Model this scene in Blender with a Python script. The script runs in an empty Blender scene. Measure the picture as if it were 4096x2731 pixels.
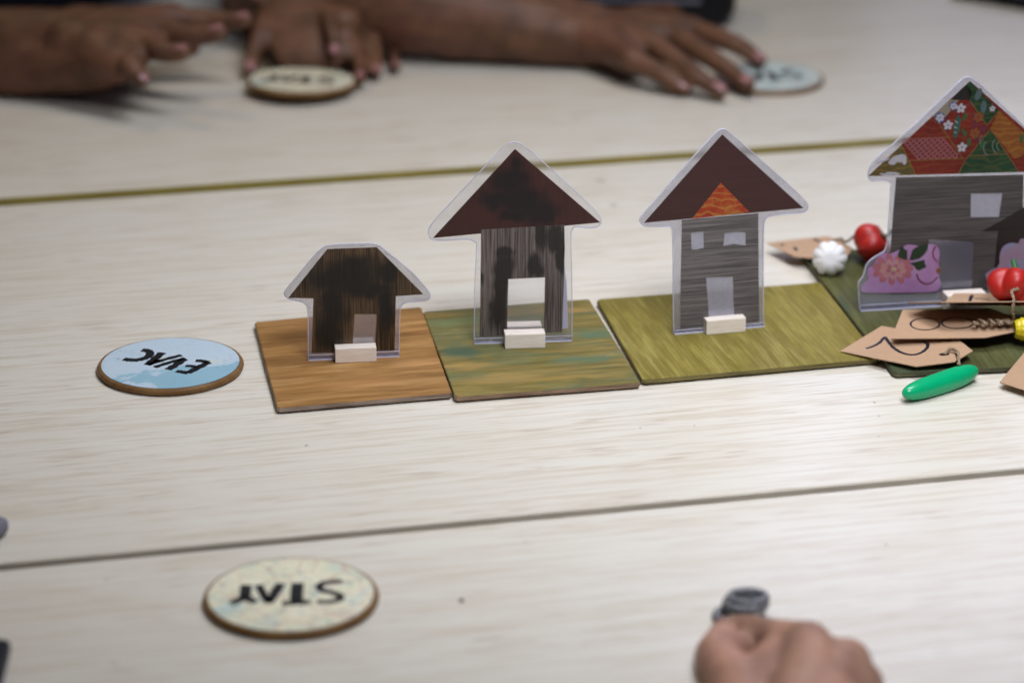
import bpy, bmesh, math, random
from mathutils import Vector, Matrix
from mathutils.geometry import tessellate_polygon
random.seed(7)
R = math.radians
scene = bpy.context.scene
COL = scene.collection

# ------------------------------------------------------------------ camera, world, lamps, exposure
CAM_H, PITCH, LENS = 0.64, R(21.1), 100.0
cam = bpy.data.cameras.new('camera')
cam.lens = LENS; cam.sensor_width = 36.0; cam.clip_start = 0.02; cam.clip_end = 60
cam.dof.use_dof = True; cam.dof.focus_distance = 1.70; cam.dof.aperture_fstop = 4.4
cam_o = bpy.data.objects.new('camera', cam); COL.objects.link(cam_o)
cam_o.location = (0, 0, CAM_H); cam_o.rotation_euler = (math.pi/2 - PITCH, 0, 0)
scene.camera = cam_o

world = bpy.data.worlds.new('World'); scene.world = world; world.use_nodes = True
world.node_tree.nodes['Background'].inputs[0].default_value = (0.80, 0.86, 1.0, 1)
world.node_tree.nodes['Background'].inputs[1].default_value = 0.05

def area(name, loc, target, sx, sy, power, col):
    l = bpy.data.lights.new(name, 'AREA'); l.shape = 'RECTANGLE'; l.size = sx; l.size_y = sy
    l.energy = power; l.color = col
    o = bpy.data.objects.new(name, l); COL.objects.link(o); o.location = loc
    d = Vector(target) - Vector(loc)
    o.rotation_euler = d.to_track_quat('-Z', 'Y').to_euler()
    return o
area('ceiling_lamp_right', (0.26, 1.72, 1.02), (0.22, 1.66, 0), 0.60, 0.22, 8.6, (0.90, 0.915, 1.0))
area('ceiling_lamp_left', (-0.85, 2.95, 1.8), (-0.2, 2.1, 0), 0.5, 0.16, 5.6, (1.0, 0.80, 0.52))
area('window_light', (1.30, 5.6, 2.2), (0.3, 1.5, 0), 1.7, 1.5, 22, (0.66, 0.68, 1.0))
area('fill_light_front', (0.28, 0.95, 1.0), (0.16, 1.66, 0.06), 0.4, 0.3, 1.75, (0.90, 0.92, 1.0)).data.spread = R(64)  # added fill, not a ceiling fitting: brightens the block and house fronts

scene.view_settings.view_transform = 'Standard'
scene.view_settings.look = 'None'
scene.view_settings.exposure = 0.0
scene.view_settings.gamma = 1.0
scene.render.engine = 'CYCLES'
scene.cycles.use_denoising = True
scene.cycles.max_bounces = 10
scene.cycles.transparent_max_bounces = 16

# ------------------------------------------------------------------ where a line of sight of the photo meets a surface
F = 4096 * LENS / 36.0
CT, ST = math.cos(PITCH), math.sin(PITCH)
CAM = Vector((0, 0, CAM_H))
def ray(u, v):
    a = (u - 2048) / F; b = -(v - 1365.5) / F
    return Vector((a, CT + b * ST, -ST + b * CT))
def G(u, v, z=0.0):
    d = ray(u, v); return CAM + d * ((z - CAM_H) / d.z)
def U(u, v, Y):
    d = ray(u, v); return CAM + d * (Y / d.y)
def zoom(ox, oy, s):
    return lambda x, y: (ox + x * s, oy + y * s)

# ------------------------------------------------------------------ materials
class MB:
    def __init__(self, name):
        self.m = bpy.data.materials.new(name); self.m.use_nodes = True
        self.nt = self.m.node_tree; self.nt.nodes.clear()
        self.out = self.nt.nodes.new('ShaderNodeOutputMaterial')
    def add(self, t, props=None, **ins):
        n = self.nt.nodes.new('ShaderNode' + t)
        for k, v in (props or {}).items(): setattr(n, k, v)
        for k, v in ins.items():
            key = int(k[1:]) if k[0] == 'i' and k[1:].isdigit() else k.replace('_', ' ')
            self.set(n.inputs[key], v)
        return n
    def set(self, sock, v):
        if isinstance(v, bpy.types.NodeSocket): self.nt.links.new(v, sock)
        elif isinstance(v, bpy.types.Node): self.nt.links.new(v.outputs[0], sock)
        else:
            if isinstance(v, tuple) and len(v) == 3 and sock.type == 'RGBA': v = v + (1,)
            sock.default_value = v
    def coords(self, scale=(1, 1, 1), loc=(0, 0, 0)):
        tc = self.add('TexCoord')
        return self.add('Mapping', Vector=tc.outputs['Object'], Scale=scale, Location=loc).outputs[0]
    def noise(self, vec, scale=5, detail=4, rough=0.55, dist=0.0):
        return self.add('TexNoise', Vector=vec, Scale=scale, Detail=detail, Roughness=rough, Distortion=dist).outputs[0]
    def ramp(self, fac, stops):
        n = self.add('ValToRGB', Fac=fac); e = n.color_ramp.elements
        while len(e) > 1: e.remove(e[-1])
        e[0].position = stops[0][0]; e[0].color = stops[0][1] + (1,)
        for p, c in stops[1:]:
            x = e.new(p); x.color = c + (1,)
        return n.outputs[0]
    def mix(self, fac, a, b, mode='MIX'):
        n = self.add('Mix', {'data_type': 'RGBA', 'blend_type': mode})
        self.set(n.inputs[0], fac); self.set(n.inputs[6], a); self.set(n.inputs[7], b)
        return n.outputs[2]
    def math(self, op, a, b=0.0, clamp=False):
        n = self.add('Math', {'operation': op, 'use_clamp': clamp}, i0=a, i1=b); return n.outputs[0]
    def maprange(self, v, a, b, c=0.0, d=1.0, smooth=True):
        n = self.add('MapRange', {'interpolation_type': 'SMOOTHSTEP' if smooth else 'LINEAR'}, Value=v)
        n.inputs[1].default_value = a; n.inputs[2].default_value = b
        n.inputs[3].default_value = c; n.inputs[4].default_value = d
        return n.outputs[0]
    def blob(self, vec, c, r, soft=(1.1, 0.6)):
        s = self.add('VectorMath', {'operation': 'SUBTRACT'}, i0=vec, i1=c)
        m = self.add('VectorMath', {'operation': 'MULTIPLY'}, i0=s.outputs[0], i1=tuple(1.0 / x for x in r))
        l = self.add('VectorMath', {'operation': 'LENGTH'}, i0=m.outputs[0])
        return self.maprange(l.outputs['Value'], soft[0], soft[1])
    def principled(self, col, rough=0.5, **kw):
        p = self.add('BsdfPrincipled')
        self.set(p.inputs['Base Color'], col); self.set(p.inputs['Roughness'], rough)
        for k, v in kw.items(): self.set(p.inputs[k.replace('_', ' ')], v)
        self.nt.links.new(p.outputs[0], self.out.inputs[0]); return p
    def bump(self, p, h, strength=0.3, dist=0.001):
        b = self.add('Bump', Strength=strength, Distance=dist, Height=h)
        self.nt.links.new(b.outputs[0], p.inputs['Normal'])

def S(r, g, b):   # sRGB 0..255 -> linear
    f = lambda c: (c/255/12.92) if c/255 <= 0.04045 else ((c/255 + 0.055)/1.055)**2.4
    return (f(r), f(g), f(b))

def plain(name, col, rough=0.5, var=0.12, nscale=60, bump=0.0, **kw):
    b = MB(name); v = b.coords()
    n = b.noise(v, nscale, 4)
    c = b.mix(n, tuple(x*(1-var) for x in col), tuple(min(1, x*(1+var)) for x in col))
    p = b.principled(c, rough, **kw)
    if bump: b.bump(p, b.noise(v, nscale*6, 3), bump, 0.0006)
    return b.m

def laminate_table(stains):
    b = MB('pale_ash_laminate')
    broad = b.noise(b.coords((1.6, 22, 1)), 1.5, 4, 0.55, 0.3)
    wide = b.noise(b.coords((0.8, 5, 1), (3, 1, 0)), 1.5, 3, 0.5)
    fine = b.noise(b.coords((6, 150, 1)), 1.6, 4, 0.7, 0.15)
    hair = b.noise(b.coords((19, 250, 1), (1, 7, 0)), 1.4, 2, 0.5)
    patch = b.noise(b.coords((3.5, 26, 1), (4, 2, 0)), 1.3, 4, 0.6)
    c = b.ramp(b.math('ADD', b.math('MULTIPLY', broad, 0.6), b.math('MULTIPLY', wide, 0.4)),
               [(0.30, (0.62, 0.575, 0.48)), (0.46, (0.655, 0.62, 0.535)), (0.66, (0.675, 0.645, 0.57))])
    c = b.mix(b.math('MULTIPLY', b.maprange(fine, 0.46, 0.60), 0.78), c, b.mix(1.0, c, (0.85, 0.80, 0.73), 'MULTIPLY'))
    st = b.math('MULTIPLY', b.maprange(hair, 0.57, 0.67), b.maprange(patch, 0.40, 0.58))
    c = b.mix(b.math('MULTIPLY', st, 0.42), c, (0.33, 0.23, 0.15))
    vo = b.coords()
    wob = b.add('TexNoise', Vector=vo, Scale=140.0, Detail=3.0)
    off = b.add('VectorMath', {'operation': 'MULTIPLY_ADD'}, i0=wob.outputs['Color'], i1=(0.006, 0.006, 0), i2=vo)
    off = b.add('VectorMath', {'operation': 'SUBTRACT'}, i0=off.outputs[0], i1=(0.003, 0.003, 0))
    for (x, y, r, col, k) in stains:
        m = b.blob(off.outputs[0], (x, y, 0), (r, r*1.2, 10), (1.2, 0.2))
        c = b.mix(b.math('MULTIPLY', m, k), c, col)
    rg = b.maprange(b.noise(b.coords((1.2, 3, 1)), 2, 3), 0.3, 0.7, 0.30, 0.36, False)
    p = b.principled(c, rg); p.inputs['Specular IOR Level'].default_value = 0.5
    b.bump(p, fine, 0.06, 0.0002)
    return b.m

def stained_wood(name, stops, axis='x', blot=None, rough=0.55, bscale=14, seed=0, dabs=()):
    b = MB(name)
    st = (9, 150, 1) if axis == 'x' else (290, 9, 1)
    br = (5, 26, 1) if axis == 'x' else (26, 5, 1)
    grain = b.noise(b.coords(st, (seed, seed*2, 0)), 1.6, 6, 0.65, 0.3)
    broad = b.noise(b.coords(br, (seed*3, 1, 0)), 2.0, 5, 0.6, 0.8)
    mixv = b.math('ADD', b.math('MULTIPLY', grain, 0.58), b.math('MULTIPLY', broad, 0.42))
    c = b.ramp(mixv, stops)
    if blot:
        bn = b.noise(b.coords((0.6, 1.5, 1) if axis == 'x' else (1.5, .6, 1), (seed, 5, 0)), bscale, 5, 0.6, 0.6)
        for lo, hi, col, k in blot:
            c = b.mix(b.math('MULTIPLY', b.maprange(bn, lo, hi), k), c, b.mix(0.35, col, c))
    mot = b.noise(b.coords((0.5, 2.4, 1) if axis == 'x' else (2.4, 0.5, 1), (seed, 3, 0)), 60, 4, 0.6)
    c = b.mix(b.maprange(mot, 0.42, 0.64), b.mix(1.0, c, (0.80, 0.78, 0.75), 'MULTIPLY'), c)
    v = b.coords(); w = b.add('TexNoise', Vector=b.coords((40, 90, 1)), Scale=1.0, Detail=4.0)
    off = b.add('VectorMath', {'operation': 'MULTIPLY_ADD'}, i0=w.outputs['Color'], i1=(0.02, 0.02, 0), i2=v)
    off = b.add('VectorMath', {'operation': 'SUBTRACT'}, i0=off.outputs[0], i1=(0.01, 0.01, 0))
    for (x, y, rx, ry, col, k) in dabs:
        c = b.mix(b.math('MULTIPLY', b.blob(off.outputs[0], (x, y, 0), (rx, ry, 1), (1.2, 0.3)), k), c, col)
    p = b.principled(c, rough); p.inputs['Specular IOR Level'].default_value = 0.12; b.bump(p, grain, 0.25, 0.0005)
    return b.m

def ply_edge(name, a, bcol):
    b = MB(name)
    lay = b.noise(b.coords((25, 25, 700)), 1.0, 3)
    mott = b.noise(b.coords((60, 60, 200)), 1.0, 5)
    c = b.ramp(b.math('ADD', b.math('MULTIPLY', lay, 0.6), b.math('MULTIPLY', mott, 0.4)),
               [(0.38, a), (0.62, bcol)])
    b.principled(c, 0.7); return b.m

def paper_wood(name, dark, light, vertical=True, blobs=(), burn=(0.012, 0.011, 0.010), rough=0.34, contrast=(0.43, 0.58), seed=0, soft=(1.2, 0.66)):
    b = MB(name)
    st = (640, 1, 14) if vertical else (14, 1, 600)
    g = b.noise(b.coords(st, (seed, 0, seed*1.7)), 1.3, 5, 0.7, 0.2)
    br = b.noise(b.coords((60, 1, 6) if vertical else (6, 1, 60), (seed, 0, 3)), 1.5, 4)
    m = b.math('ADD', b.math('MULTIPLY', g, 0.72), b.math('MULTIPLY', br, 0.28))
    c = b.ramp(m, [(contrast[0], dark), (contrast[1], light)])
    if blobs:
        v = b.coords()
        w = b.add('TexNoise', Vector=b.coords((130, 1, 50)), Scale=1.0, Detail=5.0)
        off = b.add('VectorMath', {'operation': 'MULTIPLY_ADD'}, i0=w.outputs['Color'], i1=(0.012, 0, 0.012), i2=v)
        off = b.add('VectorMath', {'operation': 'SUBTRACT'}, i0=off.outputs[0], i1=(0.006, 0, 0.006))
        mind = None
        for (x, z, rx, rz) in blobs:
            q = b.add('VectorMath', {'operation': 'SUBTRACT'}, i0=off.outputs[0], i1=(x, 0, z))
            q = b.add('VectorMath', {'operation': 'MULTIPLY'}, i0=q.outputs[0], i1=(1/rx, 0, 1/rz))
            k = b.add('VectorMath', {'operation': 'LENGTH'}, i0=q.outputs[0]).outputs['Value']
            mind = k if mind is None else b.add('Math', {'operation': 'SMOOTH_MIN'}, i0=mind, i1=k, i2=0.35).outputs[0]
        wn = b.noise(b.coords((260, 1, 45), (3, 0, 1)), 1.0, 4, 0.6)
        mask = b.maprange(b.math('ADD', mind, b.math('MULTIPLY', b.math('SUBTRACT', wn, 0.5), 0.9)), soft[0], soft[1])
        c = b.mix(b.math('MULTIPLY', mask, 0.92), c, burn)
    p = b.principled(c, rough); p.inputs['Specular IOR Level'].default_value = 0.22
    return b.m

def film(name, frost, col=(0.74, 0.73, 0.80), speckle=0.25):
    """laminating film: lets most of the light through, the rest scattered by the matt face"""
    b = MB(name)
    v = b.coords((1, 1, 1)); n = b.noise(v, 900, 2)
    big = b.noise(v, 55, 3)
    f = b.math('ADD', frost, b.math('MULTIPLY', b.math('SUBTRACT', n, 0.5), speckle*0.6))
    f = b.math('ADD', f, b.math('MULTIPLY', b.math('SUBTRACT', big, 0.5), speckle), True)
    tr = b.add('BsdfTransparent', Color=(0.97, 0.97, 0.98))
    df = b.add('BsdfDiffuse', Color=col)
    tl = b.add('BsdfTranslucent', Color=col)
    sc = b.add('MixShader', i0=0.25, i1=df.outputs[0], i2=tl.outputs[0])
    a = b.add('MixShader', i0=f, i1=tr.outputs[0], i2=sc.outputs[0])
    gl = b.add('BsdfGlossy', Color=(1, 1, 1), Roughness=0.22)
    fr = b.add('Fresnel', IOR=1.45)
    m = b.add('MixShader', i0=b.math('MULTIPLY', fr.outputs[0], 0.7), i1=a.outputs[0], i2=gl.outputs[0])
    b.nt.links.new(m.outputs[0], b.out.inputs[0])
    return b.m

def clear_plastic(name, col=(0.93, 0.93, 1.0)):
    b = MB(name)
    tr = b.add('BsdfTransparent', Color=(0.93, 0.93, 0.97))
    df = b.add('BsdfDiffuse', Color=col)
    gl = b.add('BsdfGlossy', Color=(1, 1, 1), Roughness=0.12)
    fr = b.add('Fresnel', IOR=1.5)
    a = b.add('MixShader', i0=0.015, i1=tr.outputs[0], i2=df.outputs[0])
    m = b.add('MixShader', i0=b.math('MULTIPLY', fr.outputs[0], 0.6), i1=a.outputs[0], i2=gl.outputs[0])
    b.nt.links.new(m.outputs[0], b.out.inputs[0]); return b.m

def map_paper(name, kind):
    b = MB(name); v = b.coords()
    if kind == 'sea':
        n = b.noise(b.coords((1, 1, 1), (0.3, 0.1, 0)), 22, 4, 0.5, 0.5)
        c = b.ramp(n, [(0.0, S(132, 174, 192)), (0.47, S(144, 182, 197)), (0.50, S(182, 202, 214)), (0.66, S(188, 205, 216)), (0.70, S(198, 206, 194))])
        t = b.maprange(b.noise(b.coords((260, 900, 1)), 1.0, 2), 0.62, 0.68)
        area_ = b.maprange(b.noise(b.coords((1, 1, 1), (2.2, 0, 0)), 35, 2), 0.52, 0.60)
        c = b.mix(b.math('MULTIPLY', b.math('MULTIPLY', t, area_), 0.7), c, S(84, 100, 120))
    else:
        n = b.noise(v, 45, 5, 0.6, 0.4)
        c = b.ramp(n, [(0.30, S(188, 206, 200)), (0.46, S(222, 220, 190)), (0.60, S(230, 226, 200)), (0.72, S(206, 214, 200))] if kind == 'land' else
                   [(0.3, S(176, 200, 198)), (0.5, S(196, 212, 208)), (0.7, S(204, 214, 206))])
        vo = b.add('TexVoronoi', {'feature': 'DISTANCE_TO_EDGE'}, Vector=v, Scale=75.0)
        c = b.mix(b.math('MULTIPLY', b.maprange(vo.outputs['Distance'], 0.05, 0.012), 0.38), c, S(196, 120, 108))
        t = b.maprange(b.noise(b.coords((120, 330, 1)), 1.0, 3), 0.56, 0.66)
        c = b.mix(b.math('MULTIPLY', t, 0.7), c, S(110, 135, 145))
    p = b.principled(c, 0.35); p.inputs['Coat Weight'].default_value = 0.2
    return b.m

def skin(name, col, pink):
    b = MB(name); v = b.coords()
    n = b.noise(v, 45, 5); n2 = b.noise(v, 14, 3)
    c = b.mix(b.maprange(n, 0.35, 0.65), tuple(x*0.72 for x in col), tuple(x*1.2 for x in col))
    c = b.mix(b.math('MULTIPLY', b.maprange(n2, 0.45, 0.75), 0.35), c, pink)
    p = b.principled(c, 0.55); p.inputs['Specular IOR Level'].default_value = 0.3
    p.inputs['Subsurface Weight'].default_value = 0.12
    p.inputs['Subsurface Radius'].default_value = (1.0, 0.35, 0.2)
    p.inputs['Subsurface Scale'].default_value = 0.004
    b.bump(p, b.noise(v, 320, 3), 0.25, 0.0006)
    return b.m

M = {}
M['block'] = None
def block_mat():
    b = MB('bare_basswood')
    g = b.noise(b.coords((60, 500, 500)), 1.2, 5, 0.6, 0.4)
    c = b.ramp(g, [(0.3, (0.76, 0.65, 0.55)), (0.65, (0.88, 0.81, 0.72))])
    p = b.principled(c, 0.6); b.bump(p, g, 0.2, 0.0003); return b.m
M['block'] = block_mat()
def kraft():
    b = MB('brown_kraft_card'); v = b.coords()
    n = b.noise(v, 700, 4, 0.7); n2 = b.noise(b.coords((40, 160, 1)), 1, 4)
    c = b.mix(n, (0.33, 0.20, 0.115), (0.46, 0.30, 0.185))
    c = b.mix(b.math('MULTIPLY', n2, 0.3), c, (0.50, 0.34, 0.22))
    p = b.principled(c, 0.75); b.bump(p, n, 0.15, 0.0003); return b.m
M['kraft'] = kraft()
M['ink'] = plain('black_marker_ink', (0.012, 0.013, 0.022), 0.4, 0.3, 200)
M['ink_dark'] = plain('black_paint', (0.008, 0.009, 0.012), 0.35, 0.3, 300)
M['twine'] = plain('jute_twine', (0.30, 0.22, 0.14), 0.85, 0.5, 900, 0.6)
M['rim'] = stained_wood('varnished_rim_wood', [(0.3, (0.12, 0.058, 0.020)), (0.7, (0.30, 0.17, 0.070))], 'x', rough=0.38)
M['cyan_film'] = film('matt_film', 0.31, (0.43, 0.41, 0.49))
M['film_clear'] = film('gloss_film', 0.09, (0.62, 0.62, 0.70), 0.04)
M['film_matt'] = film('frosted_film', 0.36, (0.44, 0.44, 0.54))
M['door_film'] = film('frosted_door_film', 0.24, (0.48, 0.42, 0.42))
M['strip'] = clear_plastic('clear_plastic_strip')
M['dark'] = plain('black_plastic', (0.006, 0.006, 0.008), 0.45, 0.3, 40, Specular_IOR_Level=0.15)
M['shirt'] = plain('navy_jersey', (0.006, 0.008, 0.017), 0.9, 0.35, 300, 0.4, Specular_IOR_Level=0.1)
M['skin_far'] = skin('brown_skin', (0.120, 0.056, 0.030), (0.19, 0.072, 0.052))
M['skin_near'] = skin('light_tan_skin', (0.36, 0.200, 0.135), (0.46, 0.20, 0.155))
M['nail'] = plain('fingernail', (0.28, 0.125, 0.12), 0.3, 0.1, 80)

# ------------------------------------------------------------------ object helpers
def link(name, me, mat=None, parent=None):
    o = bpy.data.objects.new(name, me); COL.objects.link(o)
    if mat is not None:
        for m in (mat if isinstance(mat, (list, tuple)) else [mat]): me.materials.append(m)
    if parent is not None: o.parent = parent
    return o
def tag(o, label=None, cat=None, group=None, kind=None):
    if label: o['label'] = label
    if cat: o['category'] = cat
    if group: o['group'] = group
    if kind: o['kind'] = kind
    return o
def empty(name, loc, rz=0.0):
    o = bpy.data.objects.new(name, None); COL.objects.link(o)
    o.empty_display_size = 0.02
    o.location = loc; o.rotation_euler = (0, 0, rz); return o
def mesh(name, verts, faces, smooth=False):
    me = bpy.data.meshes.new(name); me.from_pydata([tuple(v) for v in verts], [], faces)
    bm = bmesh.new(); bm.from_mesh(me); bmesh.ops.recalc_face_normals(bm, faces=bm.faces); bm.to_mesh(me); bm.free()
    if smooth:
        for p in me.polygons: p.use_smooth = True
    me.update(); return me
def chaikin(pts, n=2, keep=()):
    for _ in range(n):
        out = []; L = len(pts)
        for i in range(L):
            a, b = Vector(pts[i]), Vector(pts[(i+1) % L])
            out += [a*0.75 + b*0.25, a*0.25 + b*0.75]
        pts = out
    return [tuple(p) for p in pts]
def slab2d(name, loops, y0, y1, tomap):
    """outline (and holes) in 2-D given a thickness; tomap(s,t,y) -> 3-D"""
    flat = [Vector((p[0], p[1], 0)) for l in loops for p in l]
    tris = tessellate_polygon([[Vector((p[0], p[1], 0)) for p in l] for l in loops])
    n = len(flat)
    v = [tomap(p.x, p.y, y0) for p in flat] + [tomap(p.x, p.y, y1) for p in flat]
    f = [tuple(t) for t in tris] + [tuple(i + n for i in reversed(t)) for t in tris]
    b = 0
    for l in loops:
        k = len(l)
        for i in range(k):
            j = (i+1) % k
            f.append((b+i, b+j, b+j+n, b+i+n))
        b += k
    return mesh(name, v, f)
def catmull(p, n=8, closed=False):
    p = [Vector(q) for q in p]; out = []
    L = len(p); segs = L if closed else L-1
    for i in range(segs):
        if closed: a, b, c, d = p[i-1], p[i], p[(i+1) % L], p[(i+2) % L]
        else: a, b, c, d = p[max(i-1, 0)], p[i], p[i+1], p[min(i+2, L-1)]
        for k in range(n):
            t = k/n
            out.append(0.5*((2*b) + (c-a)*t + (2*a-5*b+4*c-d)*t*t + (3*b-a-3*c+d)*t**3))
    if not closed: out.append(p[-1])
    return out
def ribbon(pts, w, taper=0.0, closed=False, n=8):
    c = catmull([(x, y) for x, y in pts], n, closed) if len(pts) > 2 else [Vector(pts[0]).lerp(Vector(pts[1]), k/5) for k in range(6)]
    L = len(c); l, r = [], []
    for i, q in enumerate(c):
        a = c[i-1] if (i or closed) else c[0]; b = c[(i+1) % L] if (i < L-1 or closed) else c[-1]
        d = (b-a); d = d.normalized() if d.length > 1e-9 else Vector((1, 0))
        nrm = Vector((-d.y, d.x)); k = w*0.5*(1 + 0.12*math.sin(i*1.3))*(1 - taper*i/L)
        if not closed and i in (0, L-1): k *= 0.75
        l.append(q + nrm*k); r.append(q - nrm*k)
    return l, r, closed
def ribbon_mesh(name, ribs, tomap, y0, y1):
    v, f = [], []
    for l, r, closed in ribs:
        b = len(v); L = len(l)
        for q in l: v += [tomap(q.x, q.y, y0), tomap(q.x, q.y, y1)]
        for q in r: v += [tomap(q.x, q.y, y0), tomap(q.x, q.y, y1)]
        rb = b + 2*L
        for i in range(L if closed else L-1):
            j = (i+1) % L
            f += [(b+2*i+1, b+2*j+1, rb+2*j+1, rb+2*i+1), (b+2*i, rb+2*i, rb+2*j, b+2*j),
                  (b+2*i, b+2*j, b+2*j+1, b+2*i+1), (rb+2*i, rb+2*i+1, rb+2*j+1, rb+2*j)]
        if not closed:
            f += [(b, b+1, rb+1, rb), (b+2*L-2, rb+2*L-2, rb+2*L-1, b+2*L-1)]
    return mesh(name, v, f)
def box(name, x0, x1, y0, y1, z0, z1, bev=0.0):
    bm = bmesh.new(); bmesh.ops.create_cube(bm, size=1)
    for q in bm.verts:
        q.co = Vector((x0 + (q.co.x+0.5)*(x1-x0), y0 + (q.co.y+0.5)*(y1-y0), z0 + (q.co.z+0.5)*(z1-z0)))
    if bev: bmesh.ops.bevel(bm, geom=bm.edges[:], offset=bev, segments=2, affect='EDGES', profile=0.6)
    me = bpy.data.meshes.new(name); bm.to_mesh(me); bm.free(); return me
def tube_data(pts, rad, seg=8, cap=True):
    pts = [Vector(p) for p in pts]; v, f = [], []
    up = None
    for i, p in enumerate(pts):
        d = (pts[min(i+1, len(pts)-1)] - pts[max(i-1, 0)]).normalized()
        if up is None:
            up = Vector((0, 0, 1)) if abs(d.z) < 0.9 else Vector((1, 0, 0))
        s = d.cross(up).normalized(); up = s.cross(d).normalized()
        r = rad[i] if isinstance(rad, (list, tuple)) else rad
        for k in range(seg):
            a = 2*math.pi*k/seg; v.append(p + s*math.cos(a)*r + up*math.sin(a)*r)
    for i in range(len(pts)-1):
        for k in range(seg):
            a, b = i*seg+k, i*seg+(k+1) % seg; f.append((a, b, b+seg, a+seg))
    if cap:
        f.append(tuple(range(seg))[::-1]); f.append(tuple(range((len(pts)-1)*seg, len(pts)*seg)))
    return v, f
def twine(pts, r, parent, name='twine'):
    """two plies laid round each other"""
    c = catmull(pts, 10); V, Fc = [], []
    for ph in (0, math.pi):
        q = []
        up = Vector((0.1, 0.2, 1))
        for i, p in enumerate(c):
            d = (c[min(i+1, len(c)-1)] - c[max(i-1, 0)]).normalized()
            s = d.cross(up).normalized(); w = s.cross(d)
            a = i*0.75 + ph; q.append(p + (s*math.cos(a) + w*math.sin(a))*r*0.5)
        v, f = tube_data(q, r*0.62, 6); b = len(V); V += v; Fc += [tuple(i+b for i in x) for x in f]
    me = mesh(name, V, Fc, True)
    o = link(name, me, M['twine'], parent)
    if parent is not None: me.transform(parent_inv(parent))
    return o
def parent_inv(p):
    return (Matrix.Translation(p.location) @ p.rotation_euler.to_matrix().to_4x4()).inverted()

# ------------------------------------------------------------------ tables (three, pushed together)
a0, a1 = G(0, 815), G(3622, 571)
b0, b1 = G(0, 2261), G(4096, 1872)
ang = math.atan2(*(((a1-a0).normalized() + (b1-b0).normalized()).yx))
ex = Vector((math.cos(ang), math.sin(ang), 0)); ey = Vector((-ex.y, ex.x, 0))
sA = ((a0+a1)/2).dot(ey); sB = ((b0+b1)/2).dot(ey)
depth = sA - sB
def make_table(y0, y1, z, label, edge_mat, marks):
    e = empty('table', ex*0.0 + ey*y0 + Vector((0, 0, z)), ang)
    tag(e, label, 'table', 'tables pushed together')
    inv = parent_inv(e)
    st = []
    for (u, v, r, col, k) in marks:
        p = inv @ G(u, v, z); st.append((p.x, p.y, r, col, k))
    link('tabletop', box('tabletop', -1.0, 1.6, 0.0016, y1-y0-0.0032, -0.024, 0, 0.0006), laminate_table(st), e)
    link('edge_strip', box('edge_strip', -1.0, 1.6, 0.0, 0.0015, -0.0235, -0.0002, 0.0003), edge_mat, e)
    return e
brown = (0.26, 0.19, 0.14)
grey = (0.42, 0.42, 0.43)
olive = plain('olive_edge_band', S(142, 128, 62), 0.5, 0.45, 16)
taupe = plain('taupe_edge_band', S(190, 182, 166), 0.5, 0.35, 16)
make_table(sB - 0.70, sB - 0.0009, -0.0012, 'nearest pale wood table, under the round disc reading STAY', taupe,
           [(3544, 2180, .0016, brown, .75), (3500, 2610, .0022, grey, .6), (430, 2315, .0022, brown, .35), (3010, 2310, .0012, grey, .5), (2100, 2165, .002, brown, .25), (460, 2650, .003, brown, .25)])
make_table(sB + 0.0010, sA - 0.0014, 0.0, 'middle pale wood table carrying the paper houses', taupe,
           [(2403, 723, .0042, brown, .6), (2452, 822, .0042, brown, .55), (3183, 722, .0032, grey, .45), (3311, 700, .0030, grey, .4), (2310, 676, .002, grey, .3), (2600, 850, .002, grey, .3),
            (1226, 1780, .0009, (.03, .03, .03), .9), (2780, 1700, .0008, (.05, .04, .03), .8), (3496, 1609, .0009, (.04, .03, .03), .9), (3515, 1662, .0007, (.05, .04, .03), .8), (3512, 1745, .0007, (.05, .04, .03), .8), (2560, 1712, .0008, brown, .9)])
make_table(sA + 0.0014, sA + depth, 0.0036, 'farthest pale wood table, where the hands rest', olive,
           [(2980, 478, .003, grey, .4), (1580, 345, .004, brown, .3), (2300, 470, .004, brown, .25)])
print('table angle', math.degrees(ang), 'depth', depth, 'sA', sA, 'sB', sB)
ZF = 0.0036
ZN = -0.0012     # top of the farthest table

# ------------------------------------------------------------------ wooden tiles
TZ = 0.0046
def make_tile(px, mats, label):
    P = [G(u, v, TZ) for u, v in px]
    c = sum(P, Vector()) / 4; c.z = 0
    a = math.atan2(*((P[2]-P[3]).normalized().yx))
    e = empty('wooden_tile', (c.x, c.y, 0.0008), a); tag(e, label, 'wooden tile', 'stained tiles in a row')
    inv = parent_inv(e); L = [inv @ p for p in P]
    # rounded outline with a hint of wobble
    out = []
    for i in range(4):
        A, B = L[i], L[(i+1) % 4]
        for k in range(8):
            t = 0.012 + (0.976)*k/7
            q = A.lerp(B, t); out.append((q.x + random.uniform(-1, 1)*1.5e-4, q.y + random.uniform(-1, 1)*1.5e-4))
    h = TZ - 0.0008
    bm = bmesh.new(); n = len(out)
    rings = []
    for z, k in ((0, 0.0012), (0.0006, 0), (h-0.0006, 0), (h, 0.0006)):
        ring = []
        for x, y in out:
            d = Vector((x, y)).normalized(); ring.append(bm.verts.new((x-d.x*k, y-d.y*k, z)))
        rings.append(ring)
    for r0, r1 in zip(rings, rings[1:]):
        for i in range(n):
            f = bm.faces.new((r0[i], r0[(i+1) % n], r1[(i+1) % n], r1[i])); f.material_index = 1
    bm.faces.new(rings[-1]); bm.faces.new(rings[0][::-1])
    for f in bm.faces:
        if f.material_index == 1 and min(v.co.z for v in f.verts) > h-0.0008: f.material_index = 0
    bmesh.ops.recalc_face_normals(bm, faces=bm.faces)
    me = bpy.data.meshes.new('board'); bm.to_mesh(me); bm.free()
    link('board', me, mats, e)
    return e
T1 = [(1017.9, 1286.4), (1684, 1227), (1807, 1569), (1109, 1629.8)]
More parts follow.
